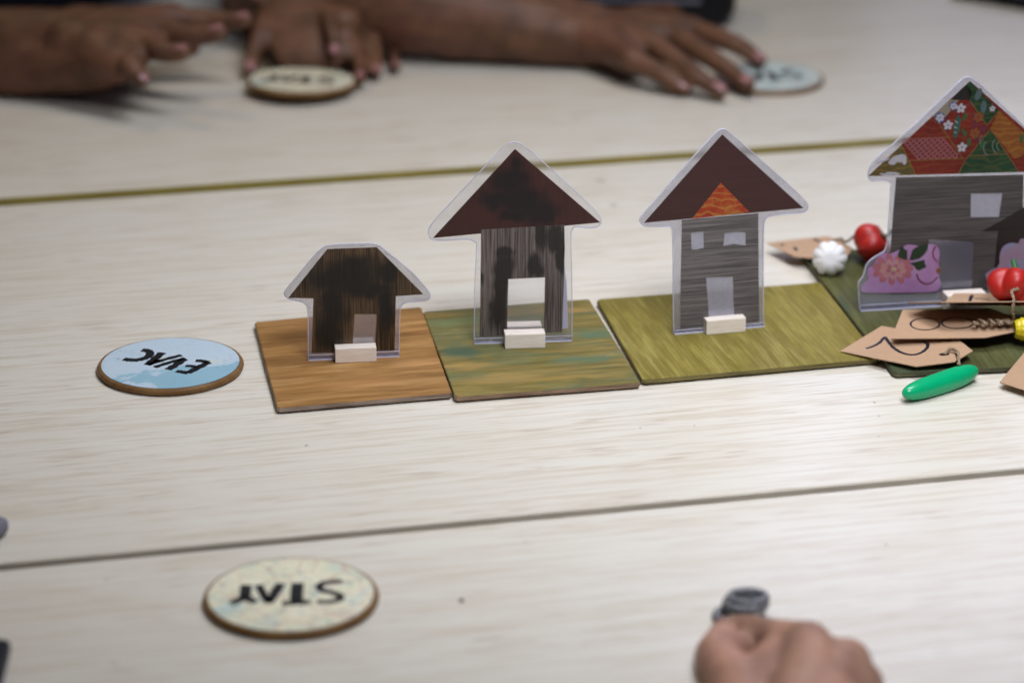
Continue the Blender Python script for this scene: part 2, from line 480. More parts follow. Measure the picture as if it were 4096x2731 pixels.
T2 = [(1692, 1245.7), (2358, 1194.9), (2562.6, 1528), (1820, 1585)]
T3 = [(2386.6, 1196.7), (3283, 1128.5), (3518, 1430.5), (2570, 1517)]
T4 = [(3201, 1012), (4330, 930), (4560, 1440), (3577, 1488)]
wood1 = stained_wood('orange_brown_stain', [(0.34, (0.19, 0.092, 0.027)), (0.5, (0.325, 0.170, 0.056)), (0.64, (0.44, 0.255, 0.10))], 'x', seed=1,
                     dabs=((.0, -.045, .035, .01, (0.42, 0.21, 0.08), .5), (-.035, .0, .03, .012, (0.15, 0.07, 0.02), .45), (.036, -.02, .02, .008, (0.46, 0.25, 0.10), .5)))
wood2 = stained_wood('green_and_ochre_stain', [(0.36, (0.115, 0.105, 0.028)), (0.5, (0.205, 0.165, 0.05)), (0.63, (0.31, 0.215, 0.075))], 'x', seed=4, bscale=26,
                     blot=[(0.49, 0.57, (0.105, 0.150, 0.080), 0.75), (0.40, 0.32, (0.34, 0.205, 0.065), 0.65)],
                     dabs=((-.043, -.002, .013, .016, (0.055, 0.105, 0.070), .75), (.03, -.03, .028, .008, (0.095, 0.15, 0.085), .75), (-.025, -.052, .03, .010, (0.34, 0.215, 0.07), .6), (-.04, -.028, .02, .007, (0.36, 0.225, 0.07), .6),
                           (.045, .01, .014, .01, (0.095, 0.15, 0.085), .75), (-.03, .05, .025, .008, (0.14, 0.19, 0.08), .6), (.04, .055, .02, .006, (0.36, 0.20, 0.06), .6), (.0, .03, .02, .006, (0.09, 0.16, 0.09), .6), (.02, -.058, .04, .006, (0.30, 0.20, 0.05), .7)))
wood3 = stained_wood('olive_yellow_stain', [(0.30, (0.160, 0.130, 0.024)), (0.5, (0.215, 0.176, 0.036)), (0.66, (0.33, 0.275, 0.085))], 'y', seed=2)
wood4 = stained_wood('dark_green_stain', [(0.32, (0.045, 0.05, 0.018)), (0.5, (0.085, 0.09, 0.034)), (0.68, (0.13, 0.125, 0.045))], 'y', seed=9,
                     blot=[(0.50, 0.60, (0.05, 0.085, 0.058), 0.8)])
make_tile(T1, [wood1, ply_edge('bare_ply_edge', (0.13, 0.085, 0.058), (0.36, 0.28, 0.22))], 'orange brown stained wooden tile under the small burnt house')
make_tile(T2, [wood2, ply_edge('brown_ply_edge', (0.12, 0.068, 0.04), (0.31, 0.205, 0.13))], 'mottled green and ochre wooden tile under the scorched tall house')
make_tile(T3, [wood3, ply_edge('olive_ply_edge', (0.07, 0.058, 0.016), (0.19, 0.15, 0.045))], 'plain olive yellow wooden tile under the house with two windows')
make_tile(T4, [wood4, ply_edge('green_ply_edge', (0.03, 0.032, 0.012), (0.12, 0.115, 0.05))], 'dark green wooden tile under the large patchwork roofed house')

# ------------------------------------------------------------------ paper houses
class House:
    def __init__(self, baseL, baseR, z, label):
        A, B = G(*baseL, z), G(*baseR, z)
        self.m = (A+B)/2; self.z = z
        self.a = math.atan2(B.y-A.y, B.x-A.x)
        self.e = empty('paper_house', self.m, self.a)
        tag(self.e, label, 'paper house', 'paper houses standing on the tiles')
        self.inv = parent_inv(self.e); self.n = self.inv.to_3x3()
        self.c = self.inv @ CAM
        self.half = (B-A).length/2
    def st(self, u, v):
        d = self.n @ ray(u, v); t = -self.c.y/d.y; p = self.c + d*t; return (p.x, p.z)
    def poly(self, pts, zf): return [self.st(*zf(x, y)) for x, y in pts]
    def sheet(self, name, loops, y0, y1, mat, round_=0, label=None):
        if round_: loops = [chaikin(l, round_) for l in loops]
        o = link(name, slab2d(name, loops, -y0, -y1, lambda s, t, y: Vector((s, y, t))), mat, self.e)
        if label: o['label'] = label
        if name == 'laminate':
            ol = loops[0]
            link('cut_edge', ribbon_mesh('cut_edge', [ribbon(ol, 0.00045, 0, True, 1)], lambda s_, t_, y_: Vector((s_, y_, t_)), -0.00045, 0.00045), M['edge'], self.e)
        return o
    def print_(self, name, strokes, w, y0, mat, taper=0):
        return link(name, ribbon_mesh(name, [ribbon(s, w, taper) for s in strokes], lambda s, t, y: Vector((s, y, t)), -y0, -y0-0.00008), mat, self.e)
    def block(self, fl, fr, h=0.0094, back=True, zb=None):
        z = self.z if zb is None else zb
        P, Q = self.inv @ G(*fl, z), self.inv @ G(*fr, z)
        yf = (P.y+Q.y)/2; d = max(0.008, -yf - 0.0029)
        o = link('foot_block', box('foot_block', P.x, Q.x, yf, yf+d, 0.0001, h, 0.0004), M['block'], self.e)
        print('block', round(Q.x-P.x, 4), 'front', round(yf, 4))
        if back: link('foot_block', box('foot_block', P.x+0.002, Q.x-0.001, 0.0012, 0.0012+d, 0.0001, h, 0.0004), M['block'], self.e)
        return o
    def strip(self, x0=None, x1=None, h=0.0040):
        x0 = -self.half if x0 is None else x0; x1 = self.half if x1 is None else x1
        link('base_strip', box('base_strip', x0, x1, -0.0024, -0.0008, 0.0001, h, 0.0003), M['strip'], self.e)
        link('base_strip', box('base_strip', x0, x1, 0.0008, 0.0024, 0.0001, h, 0.0003), M['strip'], self.e)
        link('strip_glint', box('strip_glint', x0, x1, -0.0028, -0.0025, 0.0001, 0.0008), M['glint'], self.e)  # pale bars paint the glints along the clear strip's edges
        link('strip_glint', box('strip_glint', x0, x1, -0.0027, -0.0025, h-0.0004, h-0.0001), M['glint'], self.e)
M['edge'] = plain('cut_film_edge', (0.52, 0.51, 0.64), 0.35, 0.35, 120)
M['glint'] = plain('painted_glint', (0.70, 0.70, 0.85), 0.25, 0.1, 200)
def blobs_px(h, zf, lst):
    out = []
    for x, y, rx, ry in lst:
        c = h.st(*zf(x, y)); e = h.st(*zf(x+rx, y)); f = h.st(*zf(x, y+ry))
        out.append((c[0], c[1], abs(e[0]-c[0]), abs(f[1]-c[1])))
    return out

# house 1 : small, burnt
z1 = zoom(1100, 940, 0.35714)
h = House(z1(372, 1392), z1(1390, 1347), TZ, 'smallest paper house, burnt dark brown with a flat roof top')
lam = [(372, 1390), (372, 1380), (372, 1050), (370, 870), (355, 790), (320, 755), (270, 740), (180, 725), (120, 695), (95, 655), (130, 600), (300, 400), (420, 250), (540, 130), (600, 115), (800, 100), (1000, 92), (1150, 105), (1200, 140), (1370, 280), (1560, 440), (1700, 600), (1735, 650), (1740, 690), (1725, 720), (1680, 738), (1560, 745), (1460, 755), (1420, 780), (1400, 830), (1395, 960), (1390, 1335), (1390, 1345)]
h.sheet('laminate', [h.poly(lam, z1)], -0.0003, 0.0003, M['cyan_film'], 2)
bl = blobs_px(h, z1, [(800, 470, 470, 200), (640, 800, 170, 260), (600, 1080, 130, 230), (1000, 600, 340, 110), (1240, 820, 110, 260), (1280, 400, 120, 150), (900, 330, 200, 100)])
burnt = paper_wood('burnt_brown_paper', (0.0340, 0.0204, 0.0119), (0.1275, 0.0799, 0.0442), True, bl, (0.014, 0.013, 0.012), seed=1, soft=(1.5, 0.5))
h.sheet('roof', [h.poly([(585, 155), (1140, 135), (1660, 660), (1352, 680), (430, 705), (150, 700)], z1)], 0.00035, 0.0006, burnt)
h.sheet('wall', [h.poly([(430, 706), (1352, 681), (1340, 1285), (1118, 1292), (1137, 882), (890, 882), (865, 1300), (410, 1317)], z1)], 0.00035, 0.0006, burnt)
h.sheet('door', [h.poly([(891, 883), (1136, 883), (1118, 1291), (866, 1299)], z1)], 0.00035, 0.0005, M['door_film'])
h.strip(); h.block(z1(680, 1448), z1(1136, 1405))

# house 2 : tall, scorched, clear film
za, zb = zoom(1680, 540, 0.32313), zoom(1680, 880, 0.35714)
h = House(zb(605, 1374), zb(1700, 1342), TZ, 'tall scorched paper house with maroon roof and wide empty doorway')
lamA = [(1920, 1125), (2060, 1155), (2190, 1145), (2240, 1100), (2248, 1050), (2220, 990), (2100, 860), (1900, 680), (1600, 405), (1400, 225), (1260, 120), (1200, 88), (1140, 90), (1090, 100), (1030, 160), (900, 290), (700, 500), (400, 820), (220, 1010), (130, 1120), (100, 1190), (110, 1260), (150, 1300), (270, 1305), (450, 1295), (600, 1285), (680, 1320)]
lamB1 = [(637, 265), (630, 420), (615, 700), (610, 1000), (606, 1365), (605, 1372)]
lamB2 = [(1700, 1342), (1701, 1330), (1705, 900), (1695, 500), (1690, 160), (1700, 110)]
h.sheet('laminate', [h.poly(lamA, za) + h.poly(lamB1, zb) + h.poly(lamB2, zb)], -0.0003, 0.0003, M['film_clear'], 2)
bl = blobs_px(h, za, [(1120, 560, 260, 170), (950, 800, 230, 130), (1250, 800, 330, 190), (1480, 950, 260, 150), (1200, 380, 90, 120), (1150, 1000, 200, 80)])
scorch = paper_wood('scorched_maroon_paper', (0.0400, 0.0152, 0.0144), (0.0680, 0.0288, 0.0240), True, bl, (0.016, 0.013, 0.014), rough=0.3, contrast=(0.2, 0.8), seed=3, soft=(1.4, 0.5))
h.sheet('roof', [h.poly([(1175, 172), (2230, 1080), (160, 1272)], za)], 0.00035, 0.0006, scorch)
bl = blobs_px(h, zb, [(935, 560, 110, 240), (880, 900, 90, 330), (1300, 500, 95, 140), (1340, 160, 60, 250), (1500, 200, 130, 170), (1580, 430, 45, 190), (690, 600, 40, 110), (940, 350, 110, 60)])
grey_v = paper_wood('scorched_grey_wood_paper', (0.0510, 0.0408, 0.0388), (0.1904, 0.1564, 0.1428), True, bl, (0.020, 0.018, 0.017), seed=5, soft=(1.4, 0.6))
h.sheet('wall', [h.poly([(683, 105), (1615, 50), (1620, 300), (1610, 700), (1590, 1245), (1388, 1258), (1398, 637), (988, 657), (973, 1283), (670, 1300)], zb)], 0.00065, 0.0009, grey_v)
h.sheet('backing_paper', [h.poly([(1618, 480), (1640, 700), (1660, 1207), (1594, 1216)], zb)], 0.00035, 0.0006, plain('lilac_backing_paper', (0.40, 0.40, 0.52), 0.6, 0.1, 60))
h.strip(); h.block(zb(955, 1457), zb(1400, 1420))

# house 3 : two windows, red triangle
za, zb = zoom(2530, 500, 0.31463), zoom(2600, 830, 0.35077)
h = House(zb(268, 1436), zb(1290, 1347), TZ, 'paper house with a maroon roof, red gable triangle and two small windows')
lamA = [(1950, 1130), (2150, 1120), (2200, 1100), (2232, 1050), (2232, 1010), (2200, 960), (1950, 720), (1700, 500), (1450, 280), (1270, 125), (1185, 55), (1140, 45), (1090, 65), (1010, 150), (800, 370), (500, 710), (250, 1000), (110, 1160), (85, 1210), (95, 1250), (140, 1285), (200, 1295), (400, 1292)]
lamB1 = [(220, 215), (245, 240), (258, 290), (265, 700), (262, 1100), (268, 1425), (268, 1434)]
lamB2 = [(1290, 1347), (1290, 1337), (1290, 1000), (1290, 600), (1295, 180), (1320, 120), (1380, 95)]
h.sheet('laminate', [h.poly(lamA, za) + h.poly(lamB1, zb) + h.poly(lamB2, zb)], -0.0003, 0.0003, M['film_matt'], 2)
maroon = paper_wood('maroon_wood_paper', (0.0400, 0.0160, 0.0160), (0.0640, 0.0288, 0.0272), False, (), rough=0.3, contrast=(0.2, 0.8), seed=8)
h.sheet('roof', [h.poly([(1138, 118), (2168, 1052), (145, 1240)], za)], 0.00035, 0.0006, maroon)
def washi(name, stops, sc, gold=0.5, lines=(0.42, 0.24, 0.04)):
    b = MB(name); v = b.coords()
    c = b.ramp(b.noise(v, sc, 4), stops)
    vo = b.add('TexVoronoi', Vector=v, Scale=260.0)
    w = b.add('TexWave', {'wave_type': 'RINGS'}, Vector=b.coords((1, 0.01, 1.2), (0.003, 0, -0.11)), Scale=60.0, Distortion=9.0)
    g = b.math('MULTIPLY', b.maprange(w.outputs[1], 0.72, 0.92), gold)
    g = b.math('MAXIMUM', g, b.math('MULTIPLY', b.maprange(vo.outputs['Distance'], 0.32, 0.18), gold*0.6))
    c = b.mix(g, c, lines)
    p = b.principled(c, 0.34); p.inputs['Specular IOR Level'].default_value = 0.3; return b.m
h.sheet('gable_patch', [h.poly([(1118, 730), (1485, 1106), (755, 1188)], za)], 0.00065, 0.0008,
        washi('red_gold_washi', [(0.32, (0.24, 0.018, 0.008)), (0.5, (0.30, 0.035, 0.010)), (0.68, (0.33, 0.085, 0.018))], 110, 0.45, (0.40, 0.22, 0.045)))
grey_h = paper_wood('grey_wood_paper', (0.0726, 0.0647, 0.0660), (0.1782, 0.1584, 0.1551), False, (), seed=2)
wl = h.poly([(463, 282), (605, 268), (610, 460), (570, 462), (540, 475), (470, 478)], zb)
wr = h.poly([(848, 290), (960, 275), (1085, 278), (1087, 430), (950, 412), (830, 435)], zb)
h.sheet('wall', [h.poly([(360, 140), (1230, 65), (1235, 700), (1240, 1285), (950, 1316), (956, 1200), (940, 782), (635, 793), (660, 1120), (671, 1346), (345, 1380), (345, 800)], zb), wl, wr], 0.00065, 0.0009, grey_h)
M['pane'] = film('frosted_pane_film', 0.46, (0.54, 0.54, 0.64))
h.sheet('window', [wl], 0.00035, 0.0005, M['pane']); h.sheet('window', [wr], 0.00035, 0.0005, M['pane'])
h.sheet('door', [h.poly([(636, 794), (939, 783), (955, 1200), (949, 1315), (672, 1345), (661, 1120)], zb)], 0.00035, 0.0005, M['pane'])
h.strip(h=0.0032); h.block(zb(647, 1458), zb(1088, 1412))

# house 4 : large, patchwork roof; paper colours darkened for the weaker light at the right
za, zb = zoom(3440, 280, 0.29338), zoom(3400, 680, 0.36982)
h = House(zb(105, 1516), zb(1980, 1402), TZ, 'largest paper house with a patchwork roof of patterned paper and a pink flower bush')
lamA = [(105, 1440), (110, 1390), (150, 1290), (260, 1160), (420, 1040), (600, 870), (900, 600), (1150, 360), (1350, 160), (1430, 95), (1500, 100), (1600, 165), (1750, 290), (2000, 540), (2236, 760), (2600, 1110), (2900, 1380), (2930, 1440), (2880, 1480), (2560, 1480)]
lamB2 = [(1900, 120), (1905, 330), (2250, 470), (2480, 640), (2440, 700), (2400, 760), (2330, 820), (2330, 1380), (1980, 1402)]
lamB1 = [(105, 1516), (104, 1500), (90, 1330), (90, 1200), (130, 1170), (150, 1120), (180, 1000), (300, 920), (395, 870), (415, 600), (435, 300), (440, 170)]
lamA2 = [(430, 1565), (400, 1535), (360, 1510), (250, 1510), (150, 1520), (112, 1490)]
h.sheet('laminate', [h.poly(lamA, za) + h.poly(lamB2, zb) + h.poly(lamB1, zb) + h.poly(lamA2, za)], -0.0003, 0.0003, film('matt_film_large', 0.32, (0.42, 0.42, 0.51)), 2)
red = washi('crimson_washi', [(0.3, (0.0930, 0.0062, 0.0050)), (0.7, (0.1488, 0.0136, 0.0074))], 70, 0.22, (0.1860, 0.0744, 0.0186))
green = washi('deep_green_washi', [(0.3, (0.0037, 0.0217, 0.0087)), (0.7, (0.0099, 0.0465, 0.0186))], 70, 0.2, (0.1550, 0.1054, 0.0248))
orange = washi('orange_washi', [(0.3, (0.1488, 0.0403, 0.0074)), (0.7, (0.1860, 0.0620, 0.0124))], 40, 0.2)
olive_p = washi('olive_gold_washi', [(0.3, (0.0527, 0.0384, 0.0124)), (0.7, (0.0930, 0.0682, 0.0186))], 50, 0.2)
black_p = plain('black_washi', (0.0037, 0.0037, 0.0037), 0.35, 0.3, 90)
ivory = plain('ivory_print', (0.3224, 0.3100, 0.3472), 0.4, 0.15, 400)
pinkp = plain('pale_pink_print', (0.2232, 0.0744, 0.0868), 0.4, 0.2, 500)
gold = plain('gold_print', (0.1488, 0.0837, 0.0186), 0.35, 0.3, 500)
blue = plain('royal_blue_print', (0.0124, 0.0341, 0.1612), 0.35, 0.2, 200)
leafg = plain('leaf_green_print', (0.0124, 0.0651, 0.0186), 0.4, 0.3, 300)
teal = plain('teal_print', (0.0124, 0.0620, 0.0465), 0.4, 0.3, 300)
violet = plain('violet_print', (0.0620, 0.0136, 0.0620), 0.4, 0.3, 300)
h.sheet('roof', [h.poly([(1497, 150), (2890, 1370), (110, 1445)], za)], 0.00035, 0.0005, red)
patches = [(green, [(1497, 152), (1888, 550), (1720, 745), (1490, 410), (1450, 196)]),
           (black_p, [(1446, 198), (1530, 300), (1490, 402), (1350, 408), (1232, 402)]),
           (plain('cream_washi', (0.1860, 0.1550, 0.1116), 0.4, 0.2, 200), [(1228, 406), (1346, 410), (1080, 738), (990, 622)]),
           (orange, [(1890, 556), (2240, 862), (2440, 1040), (2100, 1212), (1774, 800)]),
           (green, [(1770, 812), (2160, 1388), (1340, 1411), (1424, 1240)]),
           (red, [(984, 630), (1078, 742), (1420, 1244), (1336, 1411), (760, 1427), (574, 1014)]),
           (olive_p, [(568, 1020), (752, 1427), (116, 1442)]),
           (orange, [(2450, 1050), (2860, 1372), (2560, 1380), (2300, 1120)])]
for m_, pl in patches: h.sheet('roof_patch', [h.poly(pl, za)], 0.00055, 0.0007, m_)
# gold seams between the patches
seams = [[(1490, 410), (1720, 745)], [(1720, 760), (1890, 560)], [(1770, 806), (1424, 1240)], [(1080, 740), (1424, 1244)], [(1780, 806), (2160, 1388)], [(560, 1016), (756, 1424)], [(1340, 1408), (1424, 1244)], [(640, 940), (1215, 915)], [(680, 1235), (1400, 1200)], [(1470, 1170), (2010, 1140)]]
h.print_('gold_print', [h.poly(s, za) for s in seams], 0.00045, 0.00072, gold)
def flower(cx, cy, r, mat, n=5, name='flower_print', y=0.00075, zf=None):
    zf = zf or za; loops = []
    c = h.st(*zf(cx, cy)); rr = abs(h.st(*zf(cx+r, cy))[0]-c[0])
    V, Fc = [], []
    for k in range(n):
        a = 2*math.pi*k/n + 0.3; b = len(V)
        px, pz = c[0]+math.cos(a)*rr*0.6, c[1]+math.sin(a)*rr*0.6
        V.append(Vector((px, -y-0.0001, pz)))
        for j in range(10):
            q = 2*math.pi*j/10
            dx, dz = math.cos(q)*rr*0.46, math.sin(q)*rr*0.36
            V.append(Vector((px + dx*math.cos(a) - dz*math.sin(a), -y-0.0001, pz + dx*math.sin(a) + dz*math.cos(a))))
        Fc += [(b, b+1+j, b+1+(j+1) % 10) for j in range(10)]
    return link(name, mesh(name, V, Fc), mat, h.e)
for x, y, r in ((1370, 520, 66), (1195, 750, 66), (1385, 1050, 66), (1800, 525, 42)): flower(x, y, r, ivory)
def ell(cx, cy, rx, ry, rot, mat, name, zf=None, y=0.00073, th=0.0001, n=18):
    zf = zf or za; pts = []
    for k in range(n):
        a = 2*math.pi*k/n; x, q = rx*math.cos(a), ry*math.sin(a)
        pts.append((cx + x*math.cos(rot) - q*math.sin(rot), cy + x*math.sin(rot) + q*math.cos(rot)))
    return h.sheet(name, [h.poly(pts, zf)], y, y+th, mat)
ell(1315, 770, 42, 160, 0.18, teal, 'leaf_print')
h.print_('ivory_print', [h.poly([(1290, 690), (1330, 720)], za), h.poly([(1275, 770), (1320, 790)], za), h.poly([(1280, 850), (1310, 850)], za)], 0.0005, 0.0009, ivory)
for x, y, r in ((1425, 640, .5), (1415, 850, -.5), (1478, 985, .3), (2195, 930, .2), (1660, 1010, .4)): ell(x, y, 24, 62, r, leafg, 'leaf_print')
for x, y, r in ((1680, 500, .1), (1610, 330, .4)): ell(x, y, 40, 90, r, plain('slate_blue_print', (0.0496, 0.0806, 0.0868), .4, .3, 300), 'leaf_print')
for x, y in ((1560, 860), (1610, 640)): flower(x, y, 70, plain('rust_print', (0.1612, 0.0434, 0.0093), .4, .3, 300), 6)
h.print_('violet_print', [h.poly(s, za) for s in ([(1520, 580), (1550, 680), (1540, 790)], [(1590, 720), (1570, 800)], [(1640, 740), (1680, 860)], [(1700, 760), (1690, 850)], [(1570, 930), (1600, 990)], [(1610, 890), (1660, 960)], [(1490, 430), (1510, 500)])], 0.0007, 0.00072, violet)
for x, y, r in ((1085, 645, 74), (1268, 490, 62)):
    ell(x, y, r, r, 0, blue, 'medallion_print', n=8); flower(x, y, r*0.8, ivory, 6, y=0.0009)
rings = []
for row in range(7):
    for k in range(9):
        x = 610 + k*82 + row*32; y = 965 + row*36 - k*3
        if 640 + row*44 + 150 < x < 800 + row*44 or x > 1150 + row*24 or x < 575 + row*30: continue
        c = h.st(*za(x, y)); rings.append([(c[0]+math.cos(q)*0.0014, c[1]+math.sin(q)*0.0014) for q in [2*math.pi*i/8 for i in range(8)]])
link('dot_print', ribbon_mesh('dot_print', [ribbon(r_, 0.0008, 0, True, 2) for r_ in rings], lambda s, t, y: Vector((s, y, t)), -0.00072, -0.0008), pinkp, h.e)
arcs = []
for cx, cy, rr in ((1830, 1030, 220), (1830, 1060, 150), (1760, 960, 130), (1950, 1030, 150), (1950, 1030, 90)):
    arcs.append(h.poly([(cx - rr*math.cos(a), cy - rr*math.sin(a)*0.9) for a in (-0.9, -0.5, -0.1, 0.3, 0.7)], za))
arcs = [[q for q in s] for s in arcs]
h.print_('arc_print', arcs[1:], 0.0005, 0.00072, plain('pale_green_print', (0.1116, 0.1612, 0.1364), .4, .2, 300))
for x, y, rx, ry, rot in ((480, 1215, 90, 45, -.5), (560, 1200, 70, 55, -.3), (600, 1230, 30, 60, 0), (430, 1260, 50, 30, .2), (300, 1240, 110, 14, -.35), (400, 1412, 60, 26, 0), (320, 1420, 60, 14, .2), (480, 1410, 60, 20, .1)):
    ell(x, y, rx, ry, rot, ivory, 'flower_print', y=0.00073 + x*1e-7)
win = h.poly([(1303, 250), (1642, 245), (1605, 505), (1300, 505)], zb)
grey_h4 = paper_wood('dimmed_grey_wood_paper', (0.0450, 0.0401, 0.0401), (0.0962, 0.0839, 0.0818), False, (), seed=12)
h.sheet('wall', [h.poly([(495, 77), (1872, 48), (1868, 400), (2000, 420), (2000, 1260), (1310, 1300), (1330, 768), (845, 745), (935, 1318), (420, 1335), (430, 890), (455, 560)], zb), win], 0.0008, 0.001, grey_h4)
h.sheet('window', [win], 0.0004, 0.0006, film('frosted_pane_film_large', 0.5, (0.46, 0.46, 0.55)))
h.sheet('door', [h.poly([(846, 746), (1329, 769), (1310, 1299), (936, 1317)], zb)], 0.0004, 0.0006, film('smoky_door_film', 0.5, (0.16, 0.16, 0.21), 0.5))
h.sheet('porch_roof', [h.poly([(1425, 652), (1600, 560), (1882, 400), (2050, 330), (2420, 610), (1880, 640)], zb)], 0.0011, 0.0013, plain('dark_maroon_paper', (0.0112, 0.0050, 0.0050), 0.4, 0.2, 60))
h.sheet('porch_wall', [h.poly([(1598, 650), (2300, 632), (2300, 1262), (1552, 1290), (1555, 1040), (1580, 780)], zb)], 0.00105, 0.0012, plain('dark_plum_paper', (0.0136, 0.0068, 0.0074), 0.4, 0.2, 60))
# flower bush
lil = washi('lilac_washi', [(0.25, (0.2604, 0.1240, 0.2728)), (0.5, (0.3348, 0.1798, 0.3534)), (0.72, (0.3720, 0.2604, 0.4340))], 45, 0.0)
bush = [(118, 1300), (112, 1255), (150, 1210), (195, 1180), (180, 1110), (190, 1050), (240, 1030), (300, 930), (340, 890), (430, 905), (520, 860), (600, 800), (680, 800), (760, 830), (835, 790), (930, 800), (962, 860), (958, 950), (945, 1000), (965, 1060), (950, 1130), (975, 1210), (963, 1270), (930, 1312), (600, 1318), (250, 1322), (130, 1316)]
h.sheet('bush', [h.poly(bush, zb)], 0.0013, 0.0015, lil, 1)
pet = [plain('rose_print', (0.3224, 0.1054, 0.1364), .4, .25, 300), plain('peach_print', (0.3844, 0.1984, 0.1922), .4, .25, 300), plain('ochre_print', (0.3844, 0.2852, 0.1984), .4, .25, 300)]
k = 0
for ring_r, cnt, sz in ((165, 11, 52), (100, 9, 42), (48, 5, 30)):
    for i in range(cnt):
        a = 2*math.pi*i/cnt + ring_r
        ell(455 + math.cos(a)*ring_r*1.05, 1065 + math.sin(a)*ring_r*0.72, sz, sz*0.72, a, pet[(i*2+k) % 2], 'petal_print', zb, 0.00155 + 0.00006*k + 0.000004*i, 0.00005)
    k += 1
ell(465, 1062, 32, 24, 0, pet[2], 'petal_print', zb, 0.0018, 0.00005)
darkleaf = plain('dark_leaf_print', (0.0062, 0.0279, 0.0124), .4, .3, 200)
for pl in ([(510, 900), (540, 820), (565, 812), (580, 850), (610, 860), (612, 965), (560, 955), (510, 930)],
           [(635, 960), (665, 860), (700, 830), (750, 815), (838, 790), (832, 850), (790, 910), (740, 950), (660, 968)],
           [(630, 1000), (700, 985), (800, 960), (800, 1000), (820, 1040), (780, 1055), (740, 1078), (700, 1060), (690, 1030)]):
    h.sheet('leaf_print', [h.poly(pl, zb)], 0.00155, 0.0017, darkleaf)
h.print_('curl_print', [h.poly(s, zb) for s in ([(920, 815), (890, 870), (895, 930), (935, 985)], [(712, 1115), (740, 1180), (800, 1218), (870, 1212), (940, 1150)])], 0.0011, 0.00156, plain('wine_print', (0.1116, 0.0155, 0.0279), .4, .2, 200), 0.3)
ell(948, 1080, 24, 30, 0, plain('amber_print', (0.1736, 0.0620, 0.0124), .4, .2, 200), 'dot_print', zb, 0.00156, 0.0001)
lil2 = washi('pale_lilac_washi', [(0.25, (0.2356, 0.1550, 0.2852)), (0.5, (0.2790, 0.1860, 0.2480)), (0.72, (0.2108, 0.2356, 0.3720))], 70, 0.12, (0.2170, 0.1550, 0.1116))
h.sheet('bush', [h.poly([(1470, 1175), (1452, 1115), (1500, 1080), (1610, 1035), (1608, 900), (1650, 810), (1740, 775), (1818, 792), (1825, 742), (1882, 730), (1990, 760), (2080, 860), (2160, 960), (2180, 1200), (2100, 1285), (1500, 1300)], zb)], 0.0014, 0.0016, lil2, 1)
h.strip(h=0.0045)
h.block(zb(1060, 1372), zb(1478, 1335), h=0.0112, back=True, zb=TZ+0.0112)

# ------------------------------------------------------------------ round discs with map paper
EV = zoom(300, 1250, 0.34014); SV = zoom(700, 2150, 0.5102)
DR, DT = 0.0445, 0.0046
def lathe(profile, n=72):
    V, Fc = [], []
    for r, z in profile:
        for k in range(n):
            a = 2*math.pi*k/n; V.append(Vector((r*math.cos(a), r*math.sin(a), z)))
    for i in range(len(profile)-1):
        for k in range(n):
            a, b = i*n+k, i*n+(k+1) % n; Fc.append((a, b, b+n, a+n))
    Fc.append(tuple(range(n))[::-1]); Fc.append(tuple(range((len(profile)-1)*n, len(profile)*n)))
    return V, Fc
def disc(c, letters, paper, label, tilt=(0, 0, 0)):
    e = empty('round_disc', c); e.rotation_euler = tilt
    tag(e, label, 'disc', 'round map paper discs')
    V, Fc = lathe([(DR-0.0016, 0.0), (DR-0.0004, 0.0008), (DR, 0.0022), (DR-0.0002, 0.0032), (DR-0.0010, 0.0042), (DR-0.0020, DT), (DR-0.0026, DT-0.0003)])
    link('wooden_rim', mesh('wooden_rim', V, Fc, True), M['rim'], e)
    V, Fc = lathe([(DR-0.0027, DT-0.0002), (DR-0.0027, DT+0.0001)])
    link('map_print', mesh('map_print', V, Fc), paper, e)
    for s in letters:
        link('letter', ribbon_mesh('letter', s, lambda x, y, z: Vector((x, y, z)), DT+0.00005, DT+0.0002), M['ink_dark'], e)
    return e
def letters_from(c, zf, spec, z):
    out = []
    for strokes in spec:
        ribs = []
        for w, s in strokes:
            pts = []
            for x, y in s:
                p = G(*zf(x, y), z); pts.append((p.x-c.x, p.y-c.y))
            ribs.append(ribbon(pts, w))
        out.append(ribs)
    return out
cE = G(682, 1450, DT); cE.z = 0
evac = letters_from(cE, EV, [
    [(0.0049, [(1575, 585), (1450, 648), (1325, 712)]), (0.0044, [(1570, 588), (1495, 572), (1420, 566)]), (0.0039, [(1440, 645), (1370, 632), (1300, 628)]), (0.0044, [(1330, 715), (1260, 700), (1190, 690)])],
    [(0.0039, [(935, 645), (1110, 590), (1295, 538)]), (0.0052, [(1285, 548), (1190, 615), (1090, 672)])],
    [(0.0052, [(1028, 472), (930, 552), (850, 618)]), (0.0039, [(850, 618), (1050, 555), (1252, 503)]), (0.0039, [(925, 565), (1010, 572)])],
    [(0.0052, [(785, 442), (850, 450), (882, 475), (865, 515), (800, 545), (720, 560), (640, 558), (572, 548)])]], DT)
disc(cE, evac, map_paper('blue_sea_map', 'sea'), 'round disc with blue sea map and the word EVAC, left of the tiles')
cS = G(1164, 2373, ZN+DT); cS.z = ZN
stay = letters_from(cS, SV, [
    [(0.0042, [(1312, 340), (1230, 345), (1160, 358), (1130, 385), (1160, 415), (1240, 432), (1295, 455), (1285, 485), (1220, 500), (1112, 502)])],
    [(0.0065, [(962, 355), (955, 430), (948, 508)]), (0.0052, [(840, 515), (950, 508), (1062, 503)])],
    [(0.0044, [(654, 370), (692, 440), (734, 512)]), (0.0054, [(832, 358), (780, 435), (730, 512)])],
    [(0.0058, [(556, 370), (554, 415), (548, 460)]), (0.0052, [(550, 455), (500, 490), (435, 518)]), (0.0048, [(550, 455), (590, 485), (635, 508)])]], ZN+DT)
cream = map_paper('cream_road_map', 'land')
disc(cS, stay, cream, 'round disc with cream road map and the word STAY, on the nearest table')
